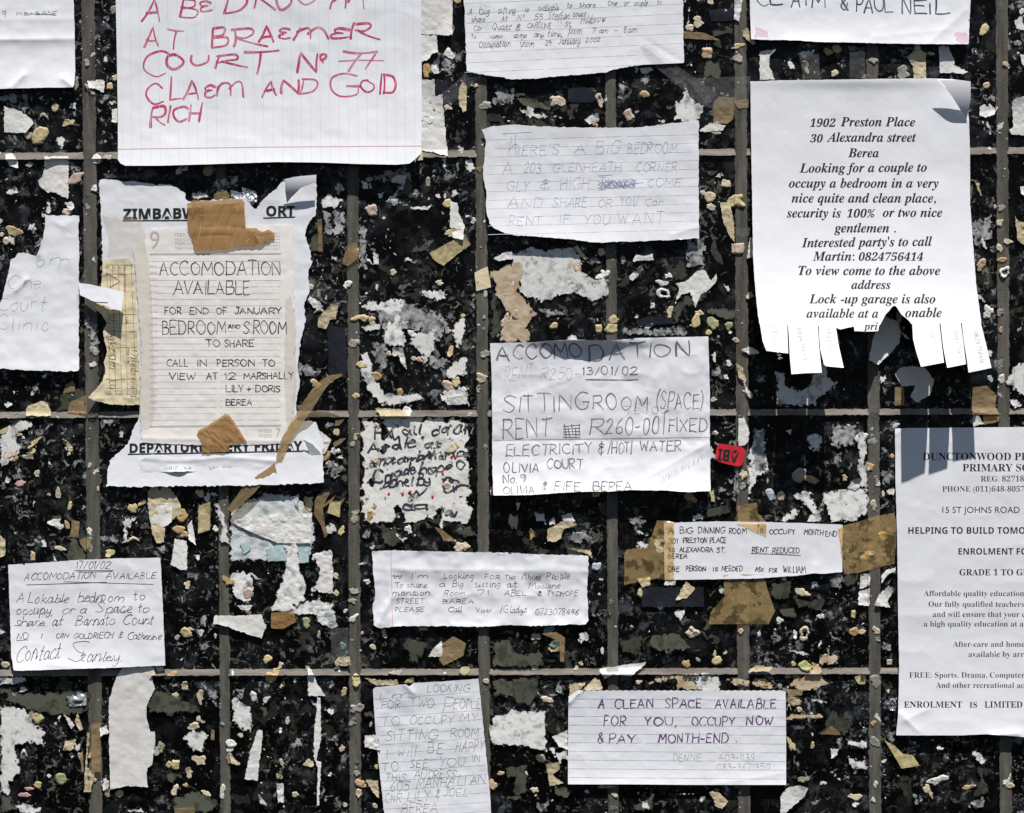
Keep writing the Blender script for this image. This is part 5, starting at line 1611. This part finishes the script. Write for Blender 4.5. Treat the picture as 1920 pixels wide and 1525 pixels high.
remnant("clean white torn paper band across the bluish remnant", "432,976 480,968 585,961 584,1000 582,1019 550,1019 520,1018 480,1002 445,986", 'w', 3.8, 1.0, 202, 0.7, "paper_scrap", "paper scrap")
remnant("dirty white paper tail hanging below the bluish remnant", "508,1148 520,1110 532,1075 538,1050 533,1020 560,1020 562,1060 575,1100 572,1125 548,1142 530,1150", 'f', 4.0, 0.6, 203, 2.5)
remnant("square torn white paper right of the dirty white tail", "586,1040 605,1034 623,1032 625,1112 605,1112 588,1104 598,1085 600,1065", 'w', 1.6, 0.9, 204, 2.0, "paper_scrap", "paper scrap")
remnant("fuzzy white paper tuft left of the dirty white tail", "430,1080 445,1068 470,1075 476,1100 470,1128 455,1135 440,1115", 'f', 1.2, 0.6, 205, 3)
remnant("fuzzy white paper tuft at the foot of the dirty white tail", "540,1138 570,1128 600,1124 626,1135 612,1156 575,1152 545,1152", 'f', 1.6, 0.6, 206, 3)
remnant("bluish white paper crumb patch right of the tan tape at the tail's foot", "590,1140 612,1138 626,1145 636,1175 618,1180 596,1166", 'bluefibre', 1.8, 1.2, 207, 3)
remnant("glossy tan tape square at the foot of the dirty white tail", "508,1150 530,1147 551,1148 556,1166 530,1180 508,1178", 'B', 5.0, 0.9, 208, 0.8, "tape_scrap", "tape")
remnant("white paper flap folded off the coach poster's lower right corner", "572,793 590,800 622,825 608,852 590,842 573,832", 'w', 5.2, 1.0, 209, 1.0, "paper_scrap", "paper scrap")
o = patch("paper_flap", pl("568,824 586,833 600,848 607,863 600,883 585,858"), lambda x, y, f: 8 + 9 * np.clip((860 - y) / 35, 0, 1), M['paper'], cell=1.4, thick=0.5)
tag(o, "shaded triangular paper flap curling off the coach poster's right side", "paper scrap")
o = patch("paper_label", pl("890,511 905,504 914,500 921,539 893,546"), lambda x, y, f: 5.2 + (x - 890) * 0.05 + 0.2 * fbm(x / 9, y / 9, 220, 2), M['card'], cell=1.3, rough=0.4, thick=0.5)
tag(o, "small square yellow paper label with printed numbers on a grout joint", "paper label")
printed("printed_text", [('s', "..27", 892, 898, 532, 1.6)], lambda x, y, f: np.full(x.shape, 5.9), M['ink_print'], o)

# ------------------------------------------------------------------ blobs of putty: x,y,w,h,turn,colour,shape in the same quarter units
PUTTY = """
A 815,70,50,70,0,g,r 30,705,60,50,0,g,l 95,705,60,60,0,g,k 395,770,50,70,20,c,r 310,840,70,60,0,g,c 485,880,80,45,0,y,l 285,970,105,150,45,y,r 205,970,60,60,0,p,r 785,618,50,50,0,o,o 640,640,90,36,60,p,l 820,560,40,50,0,c,o 210,1180,45,40,0,c,k 540,1280,125,75,-25,p,o 480,1515,70,50,0,c,r 545,600,40,90,0,g,o 620,450,45,50,0,g,k 1490,1215,80,85,0,v,r 690,1140,55,90,0,w,k 770,1125,60,40,0,g,l 520,870,30,30,0,y,r
B 1440,10,60,30,0,y,o 1215,1030,40,50,0,g,l 1025,1285,90,75,0,w,o 1370,1455,60,65,0,y,r 830,1505,85,85,0,p,o 1220,505,60,110,-10,t,o 1640,755,90,55,0,g,l 1560,610,50,40,0,c,l 1370,770,55,40,0,c,l 1300,1405,40,30,0,w,o 1230,1300,35,70,10,g,o 1350,1405,20,40,0,w,o
C 1420,15,50,40,0,c,o 1330,160,90,60,20,c,l 1270,200,50,60,20,c,o 1395,380,80,85,0,o,s 1615,330,85,40,-5,o,l 1615,420,65,65,0,g,k 325,725,100,90,20,c,l 625,710,55,80,0,c,l 945,675,60,60,0,o,o 835,825,70,85,-30,p,s 600,880,40,60,0,o,l 1460,950,60,30,0,c,o 1530,1315,70,60,10,c,s 1365,1380,40,40,0,c,r 1415,1410,80,85,0,c,r 1425,1480,65,40,10,c,o 1600,1440,110,110,0,y,l 5,650,30,40,0,w,r 1520,75,30,25,0,w,o
D 505,370,80,40,30,t,o 568,350,72,60,0,o,r 345,480,45,90,-25,c,l 553,525,55,48,30,c,o 1040,520,95,85,0,g,l 1240,385,60,25,5,o,o 1620,215,65,80,30,y,o 1637,612,50,46,0,o,r 1775,460,48,38,0,o,o 1890,85,40,45,0,w,o 1660,1065,30,25,0,c,o 830,435,60,50,0,g,l
E 100,205,100,75,0,y,l 45,275,50,55,0,c,r 10,230,35,40,0,c,r 480,70,75,45,0,c,r 640,890,50,30,20,g,o 665,1160,48,45,0,w,k 675,1060,60,60,0,c,l 520,1370,30,30,0,w,o
F 825,55,85,65,0,p,o 1365,15,62,50,0,y,r 712,355,46,65,20,y,o 655,585,75,45,-25,w,l 980,500,48,42,0,c,r 390,605,45,42,0,c,r 455,785,90,55,0,p,c 750,825,105,55,-5,y,l 830,850,50,75,-20,y,o 1310,575,50,45,0,c,l 700,1005,70,70,0,g,k 760,1160,72,65,0,y,o 862,1242,70,70,0,t,r 1370,1310,80,80,0,p,o 1430,1285,60,70,20,y,o 1475,1390,50,48,0,c,r 1030,1355,52,56,0,t,r 1610,1255,85,68,-10,c,l 1640,1080,65,55,0,g,l 425,1295,62,60,0,y,l 715,1380,45,45,0,y,k 1370,915,45,50,0,p,l 1390,1065,40,80,0,o,l 1150,1120,70,45,20,p,l 1480,810,42,25,0,y,o 1760,650,65,55,0,y,o 1770,495,55,45,0,o,r 1780,850,60,100,20,p,l 950,1080,40,40,0,c,o 1120,940,80,50,30,w,l 790,650,20,20,0,w,o 1555,130,30,50,0,w,l 1510,100,30,20,0,w,o 800,430,55,45,0,w,c 1640,650,25,60,0,w,o 1630,820,25,30,0,g,o 1590,1330,35,45,0,p,l 1380,215,60,45,0,c,l
G 460,455,62,85,-15,o,s 500,530,50,38,0,o,o 640,355,50,62,10,c,r 650,520,85,70,-20,w,l 115,590,42,50,0,g,k 300,880,62,42,-20,y,o 620,900,50,65,5,y,s 725,840,68,70,0,y,r 710,900,100,66,-10,y,o 40,725,80,60,0,p,l 80,800,130,85,10,p,l 35,855,75,52,0,y,o 85,935,66,100,0,y,l 1120,525,50,40,20,w,l 1070,575,70,45,0,w,l 1080,650,95,80,0,w,k 1130,780,45,80,10,c,l 1315,845,58,115,5,y,o 1340,790,60,40,0,y,o 1435,865,76,100,0,v,o 1550,880,52,66,0,v,o 1405,930,45,42,0,y,r 975,885,60,38,-20,w,l 1615,330,95,90,0,p,s 1600,985,45,40,0,p,k 1420,35,65,40,10,c,o 1700,665,50,45,0,c,l 795,410,50,48,0,g,k 1650,1260,45,60,0,c,l 1690,1370,70,50,30,c,l 1440,1410,50,28,0,c,o 1530,1250,40,30,0,w,l 1560,930,25,25,0,w,r 1475,960,20,20,0,g,r 1550,1150,40,45,0,w,l
H 1730,145,45,60,0,c,l 1790,280,60,45,0,c,l 1730,325,45,60,-10,c,o 1750,410,68,38,-15,t,o 1600,445,60,95,25,o,o 1765,500,80,78,0,w,k 1650,780,85,70,0,w,l 1740,910,25,50,0,o,o 1745,1260,42,80,15,w,o 165,1410,58,100,0,t,o 1665,1260,32,60,-20,u,o 1735,785,45,55,0,g,l 1745,40,50,50,0,g,k 1700,30,25,30,0,c,o 1640,800,40,60,0,w,l
I 60,350,90,72,0,o,r 105,375,48,72,10,t,o 130,210,55,38,20,y,o 145,560,76,44,-5,n,o 500,720,36,56,10,y,o 265,490,36,62,-10,c,l 415,630,36,88,-10,c,o 480,855,32,68,-15,y,o 390,840,95,50,-20,w,l 425,870,50,50,20,w,l 430,1025,85,32,10,c,o 235,1080,42,64,0,y,o 785,1058,68,58,-20,y,l 955,968,90,52,0,c,c 950,740,62,80,10,y,o 1015,700,75,30,-40,y,o 1297,790,82,105,-10,t,r 1280,890,95,56,-8,t,o 1430,630,70,46,-10,y,l 1330,925,66,60,0,t,l 1540,885,38,46,0,w,k 700,600,20,40,0,c,o 1630,1255,80,60,0,t,l 1770,1345,76,76,0,p,r 1340,1285,40,60,20,c,l 225,330,70,40,-45,y,l 245,270,120,30,-35,y,l 640,430,30,40,0,c,l 350,640,30,25,0,g,o 640,900,40,50,0,w,l 640,1000,50,80,0,g,l 360,435,30,60,-20,c,c 480,280,70,40,40,c,l 500,330,35,60,10,c,l 200,370,80,40,10,g,l
J 1395,310,75,85,20,c,o 1430,290,50,40,0,y,o 855,392,52,55,0,c,r 1365,575,64,64,0,p,r 575,195,42,62,0,y,o 718,225,38,62,0,y,l 1465,1015,100,72,10,c,l 1495,1010,50,60,0,y,r 940,920,44,60,0,c,o 610,900,50,52,0,y,l 565,330,55,60,10,w,l 500,360,60,80,0,t,o 705,810,62,62,0,g,k 715,765,52,34,0,y,l 840,720,48,52,0,t,o 815,790,52,86,5,t,o 1090,890,40,70,-15,w,l 1690,612,36,62,0,w,r 1830,830,44,110,0,c,l 570,1220,38,50,0,y,o 795,1262,48,36,-20,w,l 575,1345,34,48,0,c,o 1080,50,72,80,0,w,r 700,1330,60,50,0,g,l 690,1400,60,40,0,g,l 790,155,40,25,10,t,o 870,150,40,40,0,c,l 1465,180,35,35,0,y,r 1525,75,45,45,0,g,k 75,645,60,30,20,c,o 1640,300,30,40,0,e,l 540,420,60,45,0,c,l 690,280,45,40,0,g,k
K 600,635,62,46,0,y,r 1275,660,95,55,25,t,o 1850,640,60,100,-25,u,s 935,1340,82,80,0,y,r 605,1155,60,70,-10,u,o 925,1000,52,46,0,p,l 20,840,46,100,0,c,l 1655,500,58,80,0,c,l 1455,200,38,36,0,w,o 1100,960,50,60,30,o,o 470,930,90,40,-5,g,o 580,960,60,40,0,g,o 140,925,40,65,0,t,l 1300,440,50,40,0,g,l 1650,580,40,50,0,g,l 1600,620,40,60,0,g,l
L 650,170,60,66,0,c,r 800,438,66,56,20,t,s 625,520,42,40,-20,y,l 168,650,52,76,0,c,o 300,500,110,100,0,g,o 380,530,110,60,20,t,o 600,720,66,50,10,y,l 695,725,62,76,0,o,l 900,635,30,38,0,c,o 830,710,50,62,0,c,l 965,365,34,34,0,o,r 320,1340,88,66,20,c,l 215,1290,32,46,0,c,l 685,1495,32,60,0,y,s 990,145,56,28,-10,w,o 740,230,76,80,0,w,l 895,935,68,60,0,y,o 785,1075,95,60,-20,y,l 860,560,30,60,0,w,l 465,715,26,26,0,y,r 850,520,30,30,0,g,l
M 40,465,56,50,0,c,r 1330,235,78,78,-40,y,o 1355,215,50,30,0,y,l 1265,270,40,38,0,g,o 1540,260,22,34,0,c,o 1140,490,66,42,0,w,r 1215,545,70,40,-15,t,l 1245,520,40,30,0,t,o 1900,435,40,38,0,y,r 270,845,92,74,0,y,o 225,820,50,70,0,v,o 145,930,84,62,15,t,o 1148,1055,46,80,5,v,o 1215,808,46,46,0,c,k 1255,1180,60,74,5,y,s 1210,1180,44,50,40,y,s 1385,905,86,50,-5,c,o 1425,1145,88,76,15,c,l 1250,1360,46,88,25,c,o 1650,1028,80,62,0,w,r 1645,1070,50,40,0,w,l 1640,1130,46,60,-25,g,l 1680,1165,60,36,20,c,l 435,1280,86,86,0,v,r 270,1325,62,50,-10,y,o 855,1388,58,56,0,y,r 765,1382,46,56,0,v,l 1430,690,50,90,-10,c,l 1812,692,52,72,0,w,o 1475,1385,90,32,25,c,o 1420,850,40,36,0,c,l 175,1395,90,34,5,n,o 210,1350,60,28,10,n,o 1590,888,30,28,0,g,o 170,1100,44,58,0,w,c 550,1055,46,60,0,w,l 575,1120,26,80,-15,c,l 1138,685,40,40,0,t,r 1720,968,34,42,0,c,o 105,690,70,40,-20,w,l 350,1260,30,30,0,w,r 510,1110,30,36,0,u,l 660,1290,60,50,0,c,l 1320,615,60,50,0,c,l 1250,700,50,80,0,c,l 1350,1235,60,60,0,c,l 1325,1325,36,30,0,y,o 650,1105,36,50,0,t,l 1590,1370,40,90,0,w,k
N 360,165,56,84,-25,v,o 540,160,52,50,0,c,r 85,420,48,64,15,y,o 105,555,80,80,0,t,r 145,515,40,60,30,o,l 175,470,36,46,0,c,l 715,580,68,90,-10,y,o 180,620,26,26,0,c,o 630,655,40,64,15,y,l 1490,512,78,68,0,v,r 1100,578,60,42,0,o,l 695,135,52,66,20,w,l 835,338,46,40,0,c,o 1195,208,60,26,0,c,o 640,80,34,26,-30,w,o 450,245,20,56,0,p,o 918,245,30,70,-10,c,l 758,238,22,26,0,p,r 1820,432,70,64,0,w,s 225,865,34,54,0,c,o 175,932,28,32,0,w,l 182,1160,30,54,-20,c,o 375,1170,80,46,-35,c,l 615,1065,34,48,-10,c,l 168,1258,40,60,0,v,l 280,1392,44,44,0,c,o 530,1250,26,26,0,w,l 740,1310,66,62,0,o,o 735,1380,40,66,10,c,l 770,1330,40,30,0,o,r 720,1185,34,50,0,g,l 720,775,90,72,0,g,l 690,875,50,52,0,g,l 1645,582,40,44,0,c,o 1690,1322,60,78,0,o,o 1750,1240,50,34,0,o,o 1840,1235,50,42,0,w,o 865,1195,36,44,0,y,o 822,888,22,50,15,g,o 638,1466,30,40,0,c,o 850,1472,30,46,-10,c,o 620,330,46,62,-10,e,o 1370,345,20,20,0,w,o 720,1240,50,40,0,g,o 1000,520,80,40,0,g,l 370,490,40,30,0,g,l 420,1075,30,30,40,y,o
O 305,320,82,56,0,e,o 312,352,86,44,0,y,l 1290,235,86,84,0,c,l 1200,105,56,84,20,w,l 1635,225,42,40,0,o,r 1245,460,56,64,0,t,o 1465,435,74,64,0,y,r 1450,390,26,50,0,y,o 905,588,54,26,0,c,l 1045,570,56,42,10,c,o 1622,602,46,40,0,c,l 150,665,90,64,0,c,c 250,715,76,54,-10,c,l 365,1030,60,60,0,t,o 102,1018,56,70,0,g,o 220,1132,44,56,0,g,o 85,1245,58,58,0,p,l 15,1232,38,42,0,w,r 160,1358,44,52,-15,c,l 675,1335,112,26,0,y,o 535,1370,26,30,0,w,l 1360,1425,40,36,0,w,l 645,365,26,50,-10,w,o 492,457,40,28,0,y,l 1060,42,62,40,20,w,l 165,485,46,46,0,c,l 460,488,34,30,0,c,l 1130,370,30,30,0,g,o 1330,430,30,30,0,g,l 265,215,60,60,0,e,l 40,250,20,40,0,c,o 170,265,60,60,0,p,l 1765,245,22,44,0,w,l 1800,610,130,40,10,t,l 1525,380,25,30,0,y,l 735,1395,40,40,0,c,l
P 160,148,62,42,-10,w,l 335,240,85,92,0,c,k 455,118,50,46,0,w,l 685,105,32,60,0,y,s 690,228,66,64,0,t,r 745,230,70,34,-5,o,o 848,218,46,62,-15,c,l 340,475,98,74,-5,l,o 490,415,58,54,0,v,r 430,500,66,64,0,y,o 258,458,36,34,0,y,o 262,728,86,74,20,c,o 300,785,38,42,0,c,r 226,770,30,60,0,c,c 242,1035,46,100,-25,y,l 395,1040,24,58,10,y,o 470,1310,36,34,0,w,l 700,1410,98,46,15,c,l 1290,1288,122,70,-10,w,l 1210,1350,52,60,0,c,o 1240,1390,30,60,-20,o,l 1510,1338,78,38,-5,o,l 1775,1305,44,38,0,w,o 1808,1328,60,42,20,c,o 945,445,42,44,0,c,s 440,650,38,48,0,c,o 40,590,130,50,10,t,l 325,1285,66,48,0,v,l 700,1230,20,40,10,c,o 862,285,34,34,0,g,l 845,1318,36,42,0,w,k 845,580,76,90,0,g,k 840,1015,66,70,0,g,k 700,1465,40,40,0,w,l 345,590,60,60,0,t,l 420,480,70,60,0,t,l 555,405,36,22,30,o,o 1560,1460,60,50,0,c,l 830,880,40,34,0,t,l 1050,815,30,30,0,w,c 340,210,30,30,0,c,o 270,250,24,80,0,w,l 160,620,30,34,0,g,o 830,1430,26,40,0,w,l 1800,1280,26,50,10,w,l
"""
LEFT = []
_ar = sorted((float(i.split(',')[2]) * float(i.split(',')[3]) / Z / Z for l in PUTTY.strip().split('\n') for i in l.split(' ')[1:]), reverse=True)
SMALL = _ar[296]
COLN = dict(c="cream", y="ochre", o="orange tan", p="pinkish", g="grey", w="chalk white", t="tan", v="olive", n="pink", l="lime green", u="pale blue", e="dark green")
SHPN = dict(r="round", o="oval", l="lumpy", c="curved", k="flat", s="squarish")

def blob(x, y, w, h, ang, colr, shp, k):
    r = random.Random(k * 17 + 3)
    a0 = math.radians(ang)
    n = 26
    jit = dict(r=0.14, o=0.25, l=0.46, c=0.10, k=0.14, s=0.10)[shp] * (2.5 if shp == 'k' else 1)
    ph = [r.uniform(0, 6.28) for _ in range(5)]
    am = [r.uniform(0.3, 1) for _ in range(5)]
    pts = []
    for i in range(n):
        t = 2 * math.pi * i / n
        f = 1 + jit * sum(am[m] * math.sin((m + 2) * t + ph[m]) / (m + 1.3) for m in range(5))
        cx_, cy_ = math.cos(t), math.sin(t)
        if shp == 's':
            q_ = max(abs(cx_), abs(cy_)); f = f * min(1 / q_, 1.28) * 0.92
        px, py = cx_ * f * w / 2, cy_ * f * h / 2
        if shp == 'c':
            py = py * 0.5 - h * 0.35 + (px / (w / 2)) ** 2 * h * 0.6
        pts.append((x + px * math.cos(a0) - py * math.sin(a0), y + px * math.sin(a0) + py * math.cos(a0)))
    mn = min(w, h)
    R = max(1.1, mn * r.uniform(0.13, 0.26))
    H = min(2.9, max(0.7, mn * (0.105 if shp != 'l' else 0.09))) * r.uniform(0.75, 1.25)
    holes = ()
    flat_ = shp == 'k' and not (w > 20 and colr in 'cw')
    if flat_: H = min(H, 0.7)
    flake = shp == 'l' and k % 2 == 0
    if flake: H, R = 0.7, 0.9
    cu_ = r.uniform(1.0, 3.2) if flake else 0.0
    if shp == 'k' and not flat_:
        holes = [[(x + (p_[0] - x) * 0.45 + mn * 0.05, y + (p_[1] - y) * 0.42) for p_ in pts]]
    tx, ty = r.uniform(-.12, .12), r.uniform(-.12, .12)
    dx_, dy_, dr = x + r.uniform(-.2, .2) * w, y + r.uniform(-.2, .2) * h, mn * 0.22
    aa_ = r.uniform(0, 6.28); ca2, sa2 = math.cos(aa_), math.sin(aa_)
    lump = 0.9 if shp == 'l' else 0.35
    def hf(xx, yy, f):
        t = np.clip(f / R, 0, 1)
        d = H * np.sqrt(np.maximum(1 - (1 - t) ** 2, 0.0))
        d = d * (1 + 0.35 * lump * fbm(xx / (mn * 0.28), yy / (mn * 0.28), k, 2)) + (xx - x) * tx * t + (yy - y) * ty * t + cu_ * np.clip(((xx - x) * ca2 + (yy - y) * sa2) / mn, 0, 1) ** 2 * 2 + H * 0.22 * t * np.abs(fbm((xx * ca2 + yy * sa2) / (mn * 0.5), (yy * ca2 - xx * sa2) / (mn * 0.16), k + 7, 2))
        d = d - (0.30 * H) * np.exp(-((xx - dx_) ** 2 + (yy - dy_) ** 2) / (dr * dr))
        return wall_h(xx, yy) + 0.5 + np.maximum(d, 0.0)
    V = grid_patch(pts, hf, cell=max(0.75, min(1.2, mn / 11)), rough=min(1.0, mn * 0.085), rscale=3.2, seed=k, holes=holes, glued=True)
    if V is None: return
    if w * h < SMALL:
        LEFT.append((V[0], V[1], colr))
        return
    o = link("putty_blob", V[0], V[1], M['putty_' + colr])
    o['category'] = "putty blob"
    o['group'] = "putty blobs stuck on the wall"
    mx = max(w, h)
    ITEMS.append([o, ("tiny" if mx < 10 else ("small" if mx < 16.5 else ("big" if mx > 23 else ""))) + " " + ('flaky' if flake else SHPN[shp]) + " " + COLN[colr], "putty" if shp == 'k' and not flat_ else ("putty smear" if flat_ else "putty blob"), arr((x, y)), mx])

for l in PUTTY.strip().split('\n'):
    key, *its = l.split(' ')
    ox, oy = ORG[key]
    for it in its:
        q_ = it.split(',')
        x, y, w, h = (float(v) / Z for v in q_[:4])
        k += 1
        blob(ox + x, oy + y, w, h, float(q_[4]), q_[5], q_[6], k)

vs, fs, mi, n0 = [], [], [], 0
ck = list(PUT)
for V_, F_, c_ in LEFT:
    vs.append(V_); fs += [[i + n0 for i in q] for q in F_]; mi += [ck.index(c_)] * len(F_); n0 += len(V_)
o = link("putty_crumbs", np.concatenate(vs), fs, None, mats=[M['putty_' + c] for c in ck], midx=mi)
tag(o, "tiny dabs of old putty scattered over the tiles and joints", "putty crumbs", kind="stuff")

# ------------------------------------------------------------------ countless crumbs of paper and glue
fr = np.random.RandomState(11)
def crumbs(name, label, n, mats, smin, smax, seed):
    V, F, mi = [], [], []
    cnt, n0 = 0, 0
    while cnt < n:
        x, y = fr.uniform(-350, 2270, 4000), fr.uniform(-350, 1880, 4000)
        d = fbm(x / 75, y / 75, seed, 3)
        ok = fr.rand(4000) < np.clip(0.25 + 1.3 * d, 0.03, 1)
        for X, Y in zip(x[ok], y[ok]):
            if cnt >= n: break
            cnt += 1
            s_ = smin + (smax - smin) * fr.rand() ** 3
            m_ = fr.randint(5, 9)
            el, a0 = fr.uniform(0.35, 1), fr.uniform(0, 3.14)
            t = np.sort(fr.rand(m_)) * 6.283
            rr = s_ * fr.uniform(0.5, 1.1, m_)
            px, py = np.cos(t) * rr, np.sin(t) * rr * el
            qx, qy = X + px * math.cos(a0) - py * math.sin(a0), Y + px * math.sin(a0) + py * math.cos(a0)
            top = wall_h(np.array([X]), np.array([Y]))[0] + 0.25 + s_ * fr.uniform(0.05, 0.28)
            qh = wall_h(qx, qy) + 0.15
            ring = to_world(qx, qy, qh)
            V.append(ring); V.append(to_world(np.array([X]), np.array([Y]), np.array([top])))
            for i in range(m_):
                F.append((n0 + i, n0 + m_, n0 + (i + 1) % m_))
                mi.append(0)
            mm = fr.choice(len(mats), p=[w for _, w in mats])
            for i in range(m_): mi[-1 - i] = mm
            n0 += m_ + 1
    o = link(name, np.concatenate(V), F, None, mats=[m for m, _ in mats], midx=mi, smooth=False)
    tag(o, label, "crumbs", kind="stuff")
crumbs("paper_crumbs", "countless tiny paper and glue crumbs sprinkled over the black tiles", 7000, [(M['w'], .36), (M['g'], .30), (M['putty_c'], .14), (M['putty_g'], .20)], 0.5, 4.0, 60)

vs, fs, mi, rm, n0, cnt = [], [], [], [], 0, 0
sr = random.Random(77)
while cnt < 700:
    x, y = sr.uniform(-150, 2070), sr.uniform(-150, 1680)
    if sr.random() > 0.25 + 1.2 * float(fbm(np.array([x / 90]), np.array([y / 90]), 91, 3)[0]): continue
    cnt += 1
    sz_, el, a0 = 3 + 11 * sr.random() ** 2, sr.uniform(0.3, 0.9), sr.uniform(0, 6.28)
    pts = []
    for i in range(9):
        t = 6.283 * i / 9; rr = sz_ * sr.uniform(0.5, 1.2)
        px, py = math.cos(t) * rr, math.sin(t) * rr * el
        pts.append((x + px * math.cos(a0) - py * math.sin(a0), y + px * math.sin(a0) + py * math.cos(a0)))
    V = grid_patch(pts, lambda xx, yy, f: wall_h(xx, yy) + 0.24 + 0.001 * cnt % 0.1 + 0.2 * np.minimum(f / 3, 1), cell=1.3, rough=2.2, rscale=4, seed=cnt, glued=True)
    if V is None: continue
    vs.append(V[0]); fs += [[i + n0 for i in q] for q in V[1]]; rm.append(V[2]); n0 += len(V[0])
    mi += [sr.choice((0, 0, 1, 1, 1, 2))] * len(V[1])
o = link("glue_smears", np.concatenate(vs), fs, None, mats=[M['f'], M['g'], M['o']], midx=mi, rim=np.concatenate(rm))
tag(o, "countless small smears of paper fibre and old glue on the black tiles", "smears", kind="stuff")

# hair-thin curls of glue and torn edges
s = Strokes(lambda x, y, f: wall_h(x, y) + 0.5, 0.3)
cr = random.Random(21)
for i in range(420):
    x, y = cr.uniform(-300, 2200), cr.uniform(-300, 1800)
    a, L = cr.uniform(0, 6.28), cr.uniform(4, 17)
    bend = cr.uniform(-2.6, 2.6)
    pts = []
    for t in np.linspace(0, 1, 8):
        pts.append((x, y)); x += math.cos(a) * L / 8; y += math.sin(a) * L / 8; a += bend / 8
    s.line(arr(pts), cr.uniform(0.35, 1.1), 0.6, cr)
wh = bpy.data.objects.new("glue_threads", None); wh['_c'] = [0., 0., 0.]
o = s.build("glue_threads", M['putty_g'], wh)
o.parent = None
bpy.data.objects.remove(wh)
tag(o, "countless thin curled threads of dried glue on the tiles", "threads", kind="stuff")
o.name = "glue_threads"

# ------------------------------------------------------------------ labels that tell the small pieces apart
RF = [r for r in REFS if r[0]]
def place(c):
    best = []
    for ph, lo, hi in RF:
        dx = max(lo[0] - c[0], 0, c[0] - hi[0]); dy = max(lo[1] - c[1], 0, c[1] - hi[1])
        d = math.hypot(dx, dy)
        if d == 0:
            w = "on"
        elif dx == 0:
            w = "above" if c[1] < lo[1] else "below"
        elif dy == 0:
            w = "left of" if c[0] < lo[0] else "right of"
        elif dy > dx:
            w = "above" if c[1] < lo[1] else "below"
        else:
            w = "left of" if c[0] < lo[0] else "right of"
        best.append((d, w + " " + ph))
    best.sort(key=lambda t: t[0])
    return best
def on_joint(c):
    for j in VJ:
        if abs(c[0] - vx(j, c[1])) < j[2] / 2 + 2: return "on upright joint"
    for j in HJ:
        if abs(c[1] - hy(j, c[0])) < j[2] / 2 + 2: return "on level joint"
    return ""
ORDN = ["", "second", "third", "fourth", "fifth", "sixth", "seventh", "eighth", "ninth", "tenth", "eleventh", "twelfth"]
groups = {}
for it in ITEMS:
    b = place(it[3])
    near = "close " if b[0][0] < 22 and not b[0][1].startswith("on ") else ""
    it.append(" ".join(("%s %s %s%s" % (it[1], it[2], near, b[0][1])).split()))
    groups.setdefault(it[-1], []).append(it)
for g in list(groups.values()):
    if len(g) > 1:
        for it in g:
            j = on_joint(it[3])
            it[-1] = " ".join(("%s %s %s %s" % (it[1], it[2], j, place(it[3])[0][1])).split()) if j else it[-1]
groups = {}
for it in ITEMS:
    groups.setdefault(it[-1], []).append(it)
for lab, g in groups.items():
    if len(g) > 1:
        xs, ys = [i[3][0] for i in g], [i[3][1] for i in g]
        ax = 0 if np.ptp(xs) >= np.ptp(ys) else 1
        g.sort(key=lambda i: i[3][ax])
        e0, e1 = ("leftmost", "from left") if ax == 0 else ("topmost", "from top")
        l0, l1 = ("rightmost",) * 2 if ax == 0 else ("lowest",) * 2
        for n_, it in enumerate(g):
            it[-1] = lab + ", " + (e0 if n_ == 0 else (l0 if n_ == len(g) - 1 else "%s %s" % (ORDN[min(n_, 11)], e1)))
for it in ITEMS:
    ws = it[-1].replace('close ', '') if len(it[-1].split()) > 16 else it[-1]
    it[0]['label'] = ws if len(ws.split()) <= 16 else ' '.join(w for w in ws.split() if w != 'the')
for o in bpy.data.objects:
    if '_c' in o: del o['_c']
